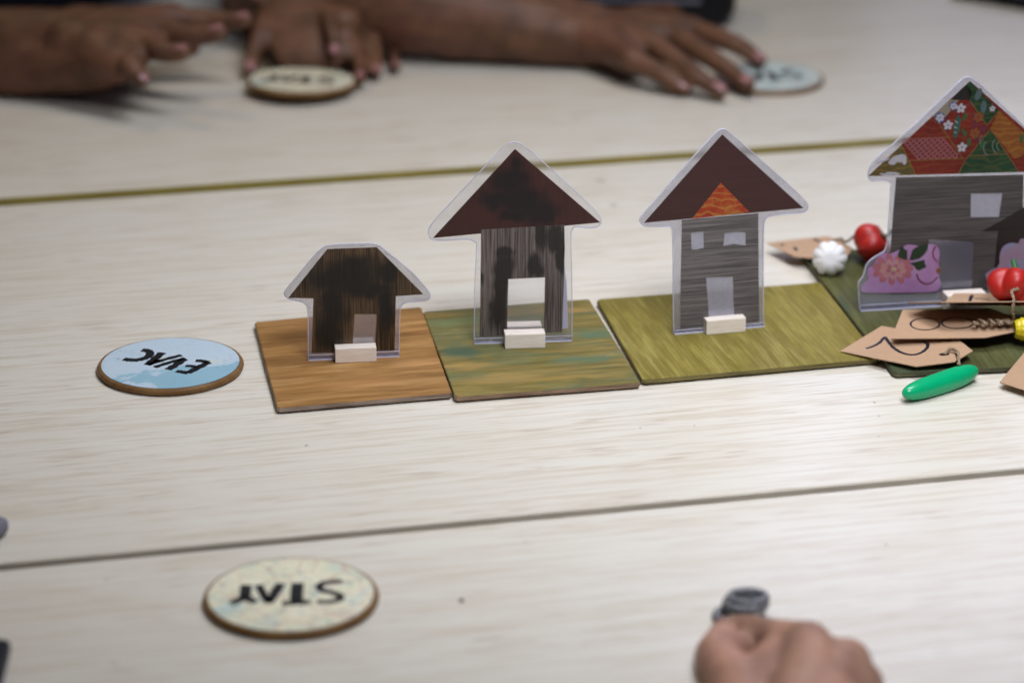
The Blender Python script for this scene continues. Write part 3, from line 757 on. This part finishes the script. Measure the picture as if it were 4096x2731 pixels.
cR = G(3078, 306, ZF+DT); cR.z = ZF
mint = map_paper('mint_road_map', 'mint')
disc(cR, stay, mint, 'pale map disc at the far right, under the flat hand', (0, 0, R(12)))
cL = G(1206, 312, ZF+0.0125); cL.z = ZF+0.0065
disc(cL, stay, cream, 'cream map disc lifted between the fingers of the arched hand', (R(-2.5), R(1), R(-8)))

# ------------------------------------------------------------------ tags, twine and toy vegetables
class Tag:
    def __init__(self, px, p0, zslope, label):
        """p0: (u,v,z) a point of the card; zslope: rise per metre along x and y"""
        o = G(*p0); n = Vector((-zslope[0], -zslope[1], 1)).normalized()
        self.o, self.nn = o, n
        e1 = Vector((1, 0, zslope[0])).normalized(); e2 = n.cross(e1)
        self.e1, self.e2 = e1, e2
        self.e = empty('card_tag', o); tag(self.e, label, 'tag', 'brown card tags of the toy vegetables')
        self.map = lambda s, t, y: e1*s + e2*t + n*y
        link('card', slab2d('card', [self.px(px)], 0.0, 0.0006, self.map), M['kraft'], self.e)
    def hit(self, u, v):
        d = ray(u, v); return CAM + d*((self.o-CAM).dot(self.nn)/d.dot(self.nn))
    def px(self, pts):
        out = []
        for u, v in pts:
            q = self.hit(u, v)-self.o; out.append((q.dot(self.e1), q.dot(self.e2)))
        return out
    def write(self, strokes, w, taper=0.0, name='numeral'):
        link(name, ribbon_mesh(name, [ribbon(self.px(s), w, taper) for s in strokes], self.map, 0.00065, 0.00075), M['ink'], self.e)
    def hole(self, c, r):
        p = self.px([c])[0]
        link('hole', slab2d('hole', [[(p[0]+r*1.5*math.cos(a), p[1]+r*math.sin(a)) for a in [2*math.pi*i/12 for i in range(12)]]], 0.00062, 0.0007, self.map), M['ink_dark'], self.e)
z3 = zoom(3340, 1260, 0.32143); zv = zoom(3200, 1000, 0.44643); zg = zoom(3040, 880, 0.2466)
def pts(zf, l): return [zf(x, y) for x, y in l]
t2 = Tag(pts(z3, [(65, 458), (580, 145), (1530, 310), (1715, 455), (1490, 590), (1010, 648)]), z3(300, 420) + (TZ+0.0012,), (0.07, 0.0), 'brown card tag with a handwritten 2, beside the green cucumber')
t2.write([pts(z3, [(385, 428), (470, 402), (560, 352), (618, 288), (660, 340), (720, 412), (800, 466), (900, 500), (1000, 503), (1090, 470), (1148, 415), (1150, 372), (1105, 345)])], 0.0022)
t2.hole(z3(1360, 500), 0.0022)
cA, cB = G(*z3(925, 962), 0.0062), G(*z3(1700, 700), 0.0068)
twine([t2.hit(*z3(1365, 500)) + Vector((0, 0, .0006)), t2.hit(*z3(1430, 478)) + Vector((0, 0, .003)), t2.hit(*z3(1520, 515)) + Vector((0, 0, .0028)), cB + (cA-cB).normalized()*0.010 + Vector((-0.001, 0.001, .0066))], 0.0011, t2.e)
t8 = Tag([(3611, 1243), (3564, 1357), (3700, 1356), (3941, 1353), (4075, 1326), (4088, 1283), (3960, 1236)], (3600, 1330, 0.0125), (0.02, 0.0), 'brown card tag with looped writing, lying across the tag marked 2')
t8.write([[zv(990 + 130*(1-math.cos(a)), 672 - 52*math.sin(a)) for a in [i*math.pi/8 for i in range(17)]], [zv(1270 + 140*(1-math.cos(a)), 662 - 50*math.sin(a)) for a in [i*math.pi/8 for i in range(17)]]], 0.0013)
t1 = Tag([(3816, 1177), (3780, 1213), (3850, 1222), (4040, 1222), (4060, 1186), (3960, 1176)], (3850, 1200, 0.017), (0.0, 0.0), 'brown card tag with a short upright stroke, between the wood block and red pepper')
t1.write([[(3888, 1184), (3878, 1209)]], 0.0022)
t1.write([[(3895, 1197), (3960, 1201)]], 0.0007, name='pen_line')
# leaning card, seen from its shaded underside
YN = G(3850, 1322, 0.0135).y; YF = YN + 0.052
T, A, B = U(3630, 1212, YN + 0.026), U(3765, 1211, YN), U(4120, 1208, YN); C, D = U(4150, 1213, YF), U(3790, 1215, YF)
e = empty('card_tag', D); tag(e, 'tipped up card tag seen edge on, shading the looped writing below it', 'tag', 'brown card tags of the toy vegetables')
nn = (B-A).cross(D-A).normalized()
lst = [A, B, C, D, T]
vv = [p - D for p in lst] + [p - D + nn*0.0007 for p in lst]
link('card', mesh('card', vv, [(0, 1, 2, 3, 4), (9, 8, 7, 6, 5), (0, 5, 6, 1), (1, 6, 7, 2), (2, 7, 8, 3), (3, 8, 9, 4), (4, 9, 5, 0)]), M['kraft'], e)
leaning = e
tg = Tag(pts(zg, [(115, 385), (1080, 275), (1310, 340), (1500, 480), (1420, 585), (860, 628), (560, 606)]), zg(800, 500) + (0.0085,), (0.03, 0.0), 'brown card tag behind the white garlic, sticking out over the table')
tg.write([pts(zg, [(340, 410), (385, 430)]), pts(zg, [(560, 455), (590, 510)]), pts(zg, [(870, 318), (975, 372)]), pts(zg, [(1150, 350), (1230, 370)])], 0.0026, name='pen_mark')
tr = Tag([(3998, 1531), (4096, 1414), (4190, 1398), (4300, 1500), (4240, 1588), (4120, 1570)], (4050, 1500, 0.0045), (0.02, 0.0), 'brown card tag at the right edge of the picture, on the bare table')

def lobed(name, R_, nl, depth, squash, dimple, mat, parent, mtx, seg=64, rings=32, tip=0.0, power=0.7):
    V, Fc = [], []
    for i in range(rings+1):
        th = math.pi*i/rings
        for k in range(seg):
            ph = 2*math.pi*k/seg
            lob = 1 - depth*math.sin(th)**0.8*(1-abs(math.cos(nl*ph/2))**power)
            r = R_*math.sin(th)*lob
            z = R_*squash*math.cos(th)
            z -= dimple*R_*math.exp(-(th/0.42)**2)
            z += dimple*0.5*R_*math.exp(-((math.pi-th)/0.35)**2)
            z -= tip*R_*math.exp(-((math.pi-th)/0.12)**2)
            V.append(mtx @ Vector((r*math.cos(ph), r*math.sin(ph), z)))
    for i in range(rings):
        for k in range(seg):
            a, b = i*seg+k, i*seg+(k+1) % seg; Fc.append((a, a+seg, b+seg, b))
    me = mesh(name, V, Fc, True); return link(name, me, mat, parent)
def axis_m(ax, roll=0):
    return Vector(ax).normalized().to_track_quat('Z', 'Y').to_matrix().to_4x4() @ Matrix.Rotation(roll, 4, 'Z')
# garlic
RG = 0.0112
c = U(3319, 1033, G(3319, 1033, TZ+RG*0.95).y)
e = empty('toy_garlic', c); tag(e, 'white toy garlic bulb with deep segments, on the green tile', 'toy garlic')
white = plain('white_glazed_clay', (0.76, 0.75, 0.74), 0.6, 0.05, 60)
lobed('bulb', RG*1.04, 9, 0.13, 0.92, 0.10, white, e, axis_m((-0.10, -0.93, 0.26)), seg=108, power=0.6)
# tomato
redm = plain('red_gloss_paint', (0.42, 0.014, 0.009), 0.42, 0.15, 60)
RT = 0.0158
c = U(3490, 976, G(3490, 978, TZ+RT*0.75).y)
e = empty('toy_tomato', c); tag(e, 'small red toy tomato with green stalk, behind the left edge of the large house', 'toy tomato')
mt = axis_m((0.80, -0.10, 0.52), 0.5)
lobed('fruit', RT, 5, 0.20, 0.72, 0.34, redm, e, mt, tip=0.25, power=1.1)
stalk = plain('stalk_green', (0.05, 0.075, 0.028), 0.6, 0.3, 300)
vs, fs = tube_data([mt @ Vector((0, 0, RT*0.5)), mt @ Vector((0.0005, 0, RT*0.75)), mt @ Vector((0.002, 0.001, RT*1.05))], [0.0016, 0.0012, 0.0010], 8)
link('stalk', mesh('stalk', vs, fs, True), stalk, e)
twine([e.location + mt @ Vector((0, 0, RT*0.7)), c + Vector((-0.006, -.004, .0105)), tg.hit(*zg(1400, 420)) + Vector((0, 0, .003)), tg.hit(*zg(1310, 350)) + Vector((0, 0, .002)), tg.hit(*zg(1190, 350)) + Vector((0, 0, .0008))], 0.0010, tg.e)
# bell pepper
RP = 0.0165
c = U(4050, 1146, YN + 0.032)
e = empty('toy_pepper', c); tag(e, 'glossy red toy bell pepper hanging on twine, in front of the porch roof', 'toy pepper')
mp = axis_m((0.25, 0.55, 0.62), 0.4)
lobed('fruit', RP, 4, 0.36, 0.72, 0.36, redm, e, mp, tip=0.0, power=1.2)
vs, fs = tube_data([mp @ Vector((0, 0, RP*0.35)), mp @ Vector((0.001, 0, RP*0.75)), mp @ Vector((0.004, 0.001, RP*1.05))], [0.0030, 0.0017, 0.0015], 8)
link('stalk', mesh('stalk', vs, fs, True), plain('bright_stalk_green', (0.02, 0.12, 0.03), 0.5, 0.3, 300), e)
# twine of the pepper, hanging over the leaning card and bunched below it
tw = [c + Vector((0.001, -RP*0.9, 0.004)), U(4046, 1165, YN+0.012), U(4055, 1200, YN-0.0015), U(4050, 1245, YN-0.002), G(4056, 1275, 0.020), G(4040, 1292, 0.018), G(4010, 1284, 0.019), G(3990, 1294, 0.018)]
twine(tw, 0.0010, leaning)
kn = []
for i in range(30):
    a = i*0.9; kn.append(G(3900 + i*4.8 + random.uniform(-6, 6), 1289 + random.uniform(5, 10)*math.sin(a), 0.0175 + 0.002*math.cos(a)))
twine(kn, 0.0010, leaning)
# corn
c = U(4122, 1316, G(4122, 1316, 0.016).y)
e = empty('toy_corn', c); tag(e, 'bright yellow bumpy toy corn cob cut off by the right edge', 'toy corn')
def corn():
    V, Fc = [], []; n, m = 48, 60
    for i in range(m+1):
        t = i/m; x = -0.010 + 0.034*t
        base = 0.0078*math.sqrt(max(0.0, 1-((t-0.45)/0.56)**2)) + 0.0002
        for k in range(n):
            a = 2*math.pi*k/n; r = base*(1 + 0.10*abs(math.sin(a*6))*abs(math.sin(t*38)))
            V.append(Vector((x, r*math.cos(a), r*math.sin(a))))
    for i in range(m):
        for k in range(n):
            a, b = i*n+k, i*n+(k+1) % n; Fc.append((a, b, b+n, a+n))
    return V, Fc
V, Fc = corn()
link('cob', mesh('cob', V, Fc, True), plain('yellow_gloss_paint', (0.62, 0.50, 0.015), 0.3, 0.15, 300), e)
# cucumber
e = empty('toy_cucumber', (cA+cB)/2); tag(e, 'bright green toy cucumber with tiny bumps lying at the front of the green tile', 'toy cucumber')
ax = (cB-cA); L = ax.length + 0.010; ax.normalize(); s = ax.cross(Vector((0, 0, 1))).normalized(); w = s.cross(ax)
V, Fc = [], []; n, m = 36, 48
def crad(t):
    r = 0.0068*(1-abs(2*(t**0.90)-1)**3.0)**0.5 if 0 < t < 1 else 0.0001
    return r*(0.90 + 0.16*t)
def cpt(t, a, dr=0.0):
    return ax*((t-0.5)*L) + (s*math.cos(a) + w*math.sin(a))*(crad(t)+dr) + Vector((0, 0, -0.0008*math.sin(math.pi*t)))
for i in range(m+1):
    for k in range(n): V.append(cpt(i/m, 2*math.pi*k/n))
for i in range(m):
    for k in range(n):
        a, b = i*n+k, i*n+(k+1) % n; Fc.append((a, b, b+n, a+n))
cgreen = plain('cucumber_green_gloss', (0.0, 0.36, 0.145), 0.27, 0.10, 80)
body = link('fruit', mesh('fruit', V, Fc, True), cgreen, e)
V, Fc = [], []
for q in range(110):
    t, a = random.uniform(0.06, 0.97), random.uniform(0, 2*math.pi); c0 = cpt(t, a, -0.00005); r = random.uniform(0.00022, 0.0004)
    b = len(V); d = (c0 - ax*((t-0.5)*L)).normalized()
    V.append(c0 + d*r*0.9)
    sd = d.cross(ax).normalized()
    for j in range(6):
        an = 2*math.pi*j/6; V.append(c0 + (ax*math.cos(an) + sd*math.sin(an))*r)
    Fc += [(b, b+1+j, b+1+(j+1) % 6) for j in range(6)]
o = link('bumps', mesh('bumps', V, Fc, True), cgreen, e); o['kind'] = 'stuff'

# ------------------------------------------------------------------ people: arms and hands
def chain(pts, rads, n=7, seg=16):
    """closed tapered tube through the joints, rounded ends"""
    c, r = [], []
    P = catmull(pts, n); L = len(pts)
    for i in range(len(P)):
        f = min(i/n, L-1); j = min(int(f), L-2); t = f-j
        c.append(P[i]); r.append(rads[j]*(1-t) + rads[j+1]*t)
    d0 = (c[0]-c[1]).normalized(); d1 = (c[-1]-c[-2]).normalized()
    pre, post = [], []
    for a in (80, 60, 38, 18):
        q = R(a); pre.append((c[0] + d0*r[0]*math.sin(q), r[0]*math.cos(q)))
    for a in (18, 38, 60, 80):
        q = R(a); post.append((c[-1] + d1*r[-1]*math.sin(q), r[-1]*math.cos(q)))
    pts_ = [p for p, _ in pre] + c + [p for p, _ in post]
    rr = [x for _, x in pre] + r + [x for _, x in post]
    return tube_data(pts_, rr, seg)
def organic(name, chains, vox, mat, parent, smooth=6):
    V, Fc = [], []
    for p, r in chains:
        v, f = chain(p, r); b = len(V); V += v; Fc += [tuple(i+b for i in x) for x in f]
    me = mesh(name, V, Fc)
    tmp = bpy.data.objects.new('tmp', me); COL.objects.link(tmp)
    md = tmp.modifiers.new('r', 'REMESH'); md.mode = 'VOXEL'; md.voxel_size = vox
    sm = tmp.modifiers.new('s', 'SMOOTH'); sm.factor = 0.5; sm.iterations = smooth
    dg = bpy.context.evaluated_depsgraph_get(); dg.update()
    ev = bpy.data.meshes.new_from_object(tmp.evaluated_get(dg))
    bpy.data.objects.remove(tmp)
    ev.name = name; ev.materials.clear()
    for p in ev.polygons: p.use_smooth = True
    o = link(name, ev, mat, parent)
    ev.transform(parent_inv(parent))
    return o
def nail(tip, base, up, r, parent):
    """small curved plate on the back of a fingertip"""
    d = (tip-base).normalized(); s = d.cross(up).normalized(); n = s.cross(d).normalized()
    V, Fc = [], []; K = 8
    c = tip - d*r*0.15
    for i in range(K+1):
        for k in range(K+1):
            a, q = (i/K*2-1), (k/K*2-1)
            rr = 1.0 - 0.25*max(0, a)**2
            ang_ = q*0.95*rr
            V.append(c + d*(a*r*0.85) + s*math.sin(ang_)*r*1.02 + n*(math.cos(ang_)*r*1.02 + 0.0002 - 0.25*r*max(0, a)**2))
    for i in range(K):
        for k in range(K):
            a = i*(K+1)+k; Fc.append((a, a+1, a+K+2, a+K+1))
    me = mesh('fingernail', V, Fc, True); me.transform(parent_inv(parent))
    return link('fingernail', me, M['nail'], parent)
UP = Vector((0, 0, 1))
def mm(l): return [x/1000 for x in l]

# --- person A: right arm from the left edge, left hand arched over a disc
eA = empty('person', (-0.46, 2.72, 0)); tag(eA, 'person in a navy shirt, one hand hovering and one lifting a disc', 'person', 'people reaching over the tables')
ch = []
Y1 = 2.17
wr1 = U(300, 170, Y1+0.03)
elb1 = U(-900, 190, Y1+0.12)
sh1 = Vector((-0.70, 2.62, 0.36)); sh2 = Vector((-0.22, 2.62, 0.36))
ch.append(([sh1, elb1, U(-300, 205, Y1+0.07), wr1], mm([48, 43, 37, 27])))
kn1 = [U(690, 75, Y1+0.05), U(640, 118, Y1+0.02), U(590, 175, Y1-0.005), U(530, 235, Y1-0.025)]
for i, k_ in enumerate(kn1):
    ch.append(([wr1 + Vector((0, 0.018-0.012*i, 0.004)), wr1.lerp(k_, 0.55), k_], mm([22, 19, 13])))
ch.append(([wr1, U(400, 230, Y1-0.01), U(470, 262, Y1-0.03)], mm([24, 22, 15])))
f1 = [([kn1[0], U(840, 82, Y1+0.05), U(925, 86, Y1+0.045), U(985, 82, Y1+0.04)], mm([10.5, 8.8, 8, 6.4])),
      ([kn1[1], U(745, 142, Y1+0.0), U(820, 143, Y1-0.005), U(880, 132, Y1-0.01)], mm([10.5, 9, 8.2, 6.6])),
      ([kn1[2], U(640, 205, Y1-0.03), U(690, 214, Y1-0.035), U(735, 212, Y1-0.04)], mm([10.5, 9, 8.2, 6.6])),
      ([kn1[3], U(520, 265, Y1-0.045), U(545, 296, Y1-0.05), U(568, 322, Y1-0.052)], mm([10.5, 8.8, 7.8, 6.2]))]
ch += f1
ch.append(([wr1 + Vector((0.01, 0.03, 0)), wr1 + Vector((0.05, 0.055, -0.012)), wr1 + Vector((0.085, 0.065, -0.022))], mm([14, 11, 8])))
ch.append(([U(-350, 262, Y1+0.06), U(150, 262, Y1+0.02), U(400, 258, Y1-0.01)], mm([27, 24, 20])))
# left hand on the disc
wr2 = U(1255, -95, 2.40); elb2 = Vector((-0.20, 2.62, 0.13))
ch.append(([sh2, elb2, wr2], mm([48, 42, 27])))
kn2 = [U(1285, 30, 2.325), U(1375, 50, 2.32), U(1450, 60, 2.325), U(1505, 88, 2.335)]
for i, k_ in enumerate(kn2):
    ch.append(([wr2 + Vector((-0.016+0.012*i, 0, 0.0)), wr2.lerp(k_, 0.55) + Vector((0, 0, 0.004)), k_], mm([18, 15, 11])))
f2 = [([U(1300, 40, 2.29), U(1322, 105, 2.25), U(1334, 160, 2.238), U(1337, 205, 2.233)], mm([7.8, 6.7, 6.1, 5.1])),
      ([kn2[1], U(1418, 165, 2.27), U(1436, 245, 2.245), G(1441, 318, ZF+0.010)], mm([8.2, 7.0, 6.2, 5.2])),
      ([kn2[2], U(1490, 155, 2.28), U(1506, 220, 2.26), G(1507, 292, ZF+0.008)], mm([7.8, 6.6, 5.9, 5.1])),
      ([kn2[3], U(1556, 165, 2.30), U(1574, 220, 2.285), G(1582, 272, ZF+0.007)], mm([7.0, 5.9, 5.4, 4.6])),
      ([wr2 + Vector((-0.022, -0.01, 0)), U(1090, 30, 2.33), U(1046, 130, 2.27), U(1020, 205, 2.255), G(998, 280, ZF+0.010)], mm([13.9, 11.5, 8.6, 7.4, 5.7]))]
ch += f2
# chest inside the shirt
for (ua, ub, v_, y_, r_) in ((1120, 1400, 30, 2.31, 17), (1110, 1390, 90, 2.285, 15), (1105, 1385, 145, 2.268, 12), (1110, 1385, 190, 2.258, 10), (1120, 1385, 222, 2.251, 8), (1130, 1350, 256, 2.247, 6.5)):
    ch.append(([U(ua, v_, y_), U((ua+ub)/2, v_-8, y_), U(ub, v_, y_)], mm([r_-2, r_, r_-2])))
ch.append(([sh1, Vector((-0.47, 2.62, 0.36)), sh2], mm([55, 75, 55])))
ch.append(([Vector((-0.47, 2.60, 0.34)), Vector((-0.47, 2.54, 0.16))], mm([90, 85])))
organic('body', ch, 0.0026, M['skin_far'], eA)
for p, r in f1: nail(p[-1], p[-2], UP, r[-1], eA)
for i, (p, r) in enumerate(f2): nail(p[-1], p[-2], Vector((0, -0.75, 0.65)), r[-1], eA)
sch = [([Vector((-0.56, 2.455, 0.128)), Vector((-0.47, 2.45, 0.126)), Vector((-0.385, 2.46, 0.130))], mm([126, 128, 122])),
       ([Vector((-0.47, 2.62, 0.40)), Vector((-0.47, 2.55, 0.24)), Vector((-0.47, 2.50, 0.15))], mm([110, 135, 125])),
       ([Vector((-0.57, 2.60, 0.33)), Vector((-0.57, 2.50, 0.15))], mm([100, 115])), ([Vector((-0.36, 2.60, 0.33)), Vector((-0.38, 2.50, 0.15))], mm([100, 112])),
       ([Vector((-0.47, 2.50, 0.15)), Vector((-0.47, 2.72, 0.10)), Vector((-0.47, 2.80, -0.1))], mm([110, 120, 130])),
       ([sh1, Vector((-0.47, 2.62, 0.38)), sh2], mm([75, 95, 75])),
       ([sh1, sh1.lerp(elb1, 0.38)], mm([72, 66])), ([sh2, sh2.lerp(elb2, 0.45)], mm([72, 66]))]
organic('shirt', sch, 0.007, M['shirt'], eA, 8)

# --- person B: right forearm lying along the far table, hand flat on the disc
eB = empty('person', (0.16, 2.85, 0)); tag(eB, 'person whose bare forearm lies on the far table, flat hand covering a disc', 'person', 'people reaching over the tables')
ch = []
wr3 = G(2352, 128, ZF+0.027); elb3 = G(1180, -45, ZF+0.048); sh3 = Vector((-0.04, 2.88, 0.42))
ch.append(([sh3, elb3 + Vector((-0.01, 0.03, 0.01)), elb3, G(1700, 40, ZF+0.042), wr3], mm([50, 45, 42, 38, 25])))
ch.append(([G(1800, 70, ZF+0.036) + Vector((0, 0.02, 0)), wr3 + Vector((0, 0.016, 0.002))], mm([32, 21])))
ch.append(([G(1800, 75, ZF+0.034) - Vector((0, 0.008, 0)), wr3 - Vector((-0.004, 0.014, 0.003))], mm([32, 22])))
kn3 = [G(2770, 118, ZF+0.026), G(2700, 146, ZF+0.029), G(2622, 190, ZF+0.028), G(2528, 240, ZF+0.024)]
for i, k_ in enumerate(kn3):
    ch.append(([wr3 + Vector((0.0, 0.018-0.012*i, 0.0)), wr3.lerp(k_, 0.55), k_], mm([19, 16, 11.5])))
f3 = [([kn3[0], G(2925, 172, ZF+0.024), G(2990, 208, ZF+0.017), G(3040, 246, ZF+0.0125)], mm([10, 8.5, 7.6, 6.2])),
      ([kn3[1], G(2862, 246, ZF+0.022), G(2935, 300, ZF+0.015), G(2992, 342, ZF+0.0115)], mm([10.5, 8.6, 7.8, 6.6])),
      ([kn3[2], G(2755, 282, ZF+0.021), G(2825, 332, ZF+0.014), G(2882, 368, ZF+0.009)], mm([10.5, 8.4, 7.6, 6.4])),
      ([kn3[3], G(2640, 292, ZF+0.018), G(2695, 330, ZF+0.012), G(2738, 358, ZF+0.0075)], mm([9.5, 7.6, 7, 5.8]))]
ch += f3
ch.append(([wr3 + Vector((0.01, 0.025, -0.004)), G(2640, 60, ZF+0.016), G(2760, 60, ZF+0.010)], mm([15, 11, 7.5])))
ch.append(([sh3, Vector((0.16, 2.90, 0.44)), Vector((0.36, 2.90, 0.42))], mm([60, 80, 60])))
organic('body', ch, 0.0026, M['skin_far'], eB)
for p, r in f3: nail(p[-1], p[-2], UP, r[-1], eB)
sch = [([Vector((0.16, 2.92, 0.46)), Vector((0.16, 2.90, 0.2)), Vector((0.16, 2.90, -0.1))], mm([120, 135, 140])),
       ([Vector((0.06, 2.90, 0.34)), Vector((0.06, 2.90, 0.0))], mm([105, 110])), ([Vector((0.27, 2.90, 0.34)), Vector((0.27, 2.90, 0.0))], mm([105, 110])),
       ([sh3, Vector((0.16, 2.90, 0.42)), Vector((0.36, 2.90, 0.42))], mm([75, 95, 75])), ([sh3, sh3.lerp(elb3, 0.45)], mm([72, 62]))]
organic('shirt', sch, 0.008, M['shirt'], eB, 8)

# --- person C: near right hand pinching the coil
eC = empty('person', (0.22, 0.95, 0)); tag(eC, 'person in the near foreground of whom only a pinching hand shows', 'person', 'people reaching over the tables')
zc = zoom(2600, 2200, 0.42517)
YC = G(*zc(800, 640), 0.002).y
print('YC', YC)
def c3(x, y, Y): return U(*zc(x, y), Y)
ch = []
wr = c3(1500, 1900, YC-0.125); elb = Vector((0.30, 0.86, 0.13))
ch.append(([elb, elb.lerp(wr, 0.5), wr], mm([44, 38, 27])))
mcp = [c3(1480, 905, YC-0.055), c3(1850, 1060, YC-0.060), c3(1960, 1260, YC-0.07), c3(2000, 1450, YC-0.08)]
for i, k_ in enumerate(mcp):
    ch.append(([wr + Vector((-0.012+0.010*i, 0, 0.004)), wr.lerp(k_, 0.5) + Vector((0, 0, 0.005)), k_], mm([22, 18, 12.5])))
ch.append(([mcp[0], c3(1160, 835, YC-0.030), c3(970, 760, YC-0.016), c3(810, 715, YC-0.006)], mm([13, 10.4, 8.4, 6.2])))     # index
ch.append(([mcp[1], c3(1500, 1050, YC-0.030), c3(1250, 1080, YC-0.030), c3(1150, 1150, YC-0.04)], mm([12.5, 10.5, 9.5, 8])))   # middle, curled
ch.append(([mcp[2], c3(1600, 1250, YC-0.040), c3(1400, 1300, YC-0.045), c3(1300, 1400, YC-0.055)], mm([12, 10, 9, 8])))
ch.append(([mcp[3], c3(1650, 1450, YC-0.055), c3(1500, 1500, YC-0.06), c3(1450, 1600, YC-0.07)], mm([11, 9, 8, 7])))
ch.append(([c3(690, 1010, YC-0.046), c3(860, 930, YC-0.030), c3(1010, 860, YC-0.026)], mm([11, 9, 9])))
thumb = ([wr + Vector((-0.03, 0.01, -0.004)), c3(900, 1420, YC-0.085), c3(640, 1060, YC-0.052), c3(640, 900, YC-0.026), c3(720, 745, YC-0.008)], mm([20, 17.5, 11.5, 9.0, 6.2]))
ch.append(thumb)
ch.append(([c3(1100, 1400, YC-0.08), c3(1200, 1050, YC-0.055)], mm([20, 13])))
organic('body', ch, 0.002, M['skin_near'], eC, 5)
nail(thumb[0][-1], thumb[0][-2], Vector((-0.9, -0.2, 0.4)), 0.0065, eC)
organic('sleeve', [([elb.lerp(wr, 0.30), elb, elb + Vector((0.06, -0.10, 0.03))], mm([47, 52, 56]))], 0.005, M['shirt'], eC, 4)

# coil ring held at the fingertips
cc = c3(900, 470, YC+0.010)
e = empty('coil_ring', cc); tag(e, 'small grey coiled ring at the fingertips of the near hand', 'ring')
coil = plain('grey_coil_plastic', (0.18, 0.182, 0.20), 0.28, 0.45, 500, Metallic=0.35)
def ring(center, rx, tr, tilt, yaw, nl):
    V, Fc = [], []; n, m = 96, 12
    mt_ = Matrix.Translation(center) @ Matrix.Rotation(yaw, 4, 'Z') @ Matrix.Rotation(tilt, 4, 'X')
    for i in range(n):
        a = 2*math.pi*i/n
        for k in range(m):
            b = 2*math.pi*k/m; rr = tr*(1 + 0.16*math.sin(nl*a + b))
            V.append(mt_ @ Vector(((rx + rr*math.cos(b))*math.cos(a), (rx + rr*math.cos(b))*math.sin(a), rr*1.25*math.sin(b))))
    for i in range(n):
        for k in range(m):
            Fc.append((i*m+k, ((i+1) % n)*m+k, ((i+1) % n)*m+(k+1) % m, i*m+(k+1) % m))
    return V, Fc
V, Fc = ring(Vector((0.0012, 0.001, 0.0012)), 0.0090, 0.0017, R(-6), 0.2, 26); link('loop', mesh('loop', V, Fc, True), coil, e)
V, Fc = ring(Vector((0.0, 0, -0.0016)), 0.0098, 0.0020, R(-5), 0.5, 26); link('loop', mesh('loop', V, Fc, True), coil, e)
V, Fc = ring(Vector((-0.0066, -0.0055, -0.0052)), 0.0086, 0.0019, R(-8), 0.9, 24); link('loop', mesh('loop', V, Fc, True), coil, e)

# ------------------------------------------------------------------ small things round the edges of the picture
c = G(1846, 2404, ZN)
bm = bmesh.new(); bmesh.ops.create_icosphere(bm, subdivisions=2, radius=0.0012)
for v in bm.verts: v.co *= random.uniform(0.8, 1.15); v.co.z *= 0.7
me = bpy.data.meshes.new('crumb'); bm.to_mesh(me); bm.free()
o = link('crumb', me, plain('dark_crumb', (0.012, 0.014, 0.014), 0.7, 0.3, 500)); o.location = (c.x, c.y, ZN+0.0006)
tag(o, 'tiny black crumb on the bare table right of the disc reading STAY', 'crumb')

def rounded(name, sx, sy, sz, bev, mat, loc, rz, label, cat, seg=5):
    bm = bmesh.new(); bmesh.ops.create_cube(bm, size=1)
    for q in bm.verts: q.co = Vector((q.co.x*sx, q.co.y*sy, (q.co.z+0.5)*sz))
    bmesh.ops.bevel(bm, geom=bm.edges[:], offset=bev, segments=seg, affect='EDGES', profile=0.5)
    me = bpy.data.meshes.new(name); bm.to_mesh(me); bm.free()
    for p in me.polygons: p.use_smooth = True
    o = link(name, me, mat); o.location = loc; o.rotation_euler = (0, 0, rz)
    tag(o, label, cat); return o
p = G(2905, 108, ZF)
pouch = rounded('pouch', 0.17, 0.09, 0.06, 0.020, M['dark'], (p.x-0.075, p.y+0.034, ZF), R(-4), 'black glossy pouch lying behind the flat hand on the far table', 'pouch')
highlight_bar = box('zip', -0.06, 0.055, -0.0465, -0.0445, 0.024, 0.028, 0.0006)  # no zip: pale bar paints the highlight line along the pouch
link('zip', highlight_bar, plain('pouch_highlight', (0.10, 0.10, 0.13), 0.4, 0.2, 300), pouch)
p0, p1 = G(3790, -4, ZF), G(4110, 50, ZF)
d = (p1-p0).normalized(); a = math.atan2(d.y, d.x); ctr = p0 + d*0.15 + Vector((-d.y, d.x, 0))*0.062
note = rounded('notebook', 0.30, 0.12, 0.012, 0.003, M['dark'], (ctr.x, ctr.y, ZF), a, 'black covered notebook in the far right corner', 'notebook', 3)
pg = box('pages', -0.147, 0.147, -0.0572, 0.0572, 0.0022, 0.0098); link('pages', pg, plain('page_edges', (0.5, 0.48, 0.44), 0.8, 0.1, 300), note)
p = G(-14, 2155, 0)
rounded('eraser', 0.022, 0.012, 0.010, 0.0042, plain('grey_rubber', (0.16, 0.155, 0.19), 0.7, 0.15, 200), (p.x-0.0025, p.y, 0), R(70), 'grey rounded eraser peeking in at the left edge', 'eraser')
p = G(26, 2731, ZN)
rounded('phone', 0.075, 0.15, 0.009, 0.004, M['dark'], (p.x-0.036, p.y-0.045, ZN), R(3), 'black phone cut off by the lower left corner', 'phone')
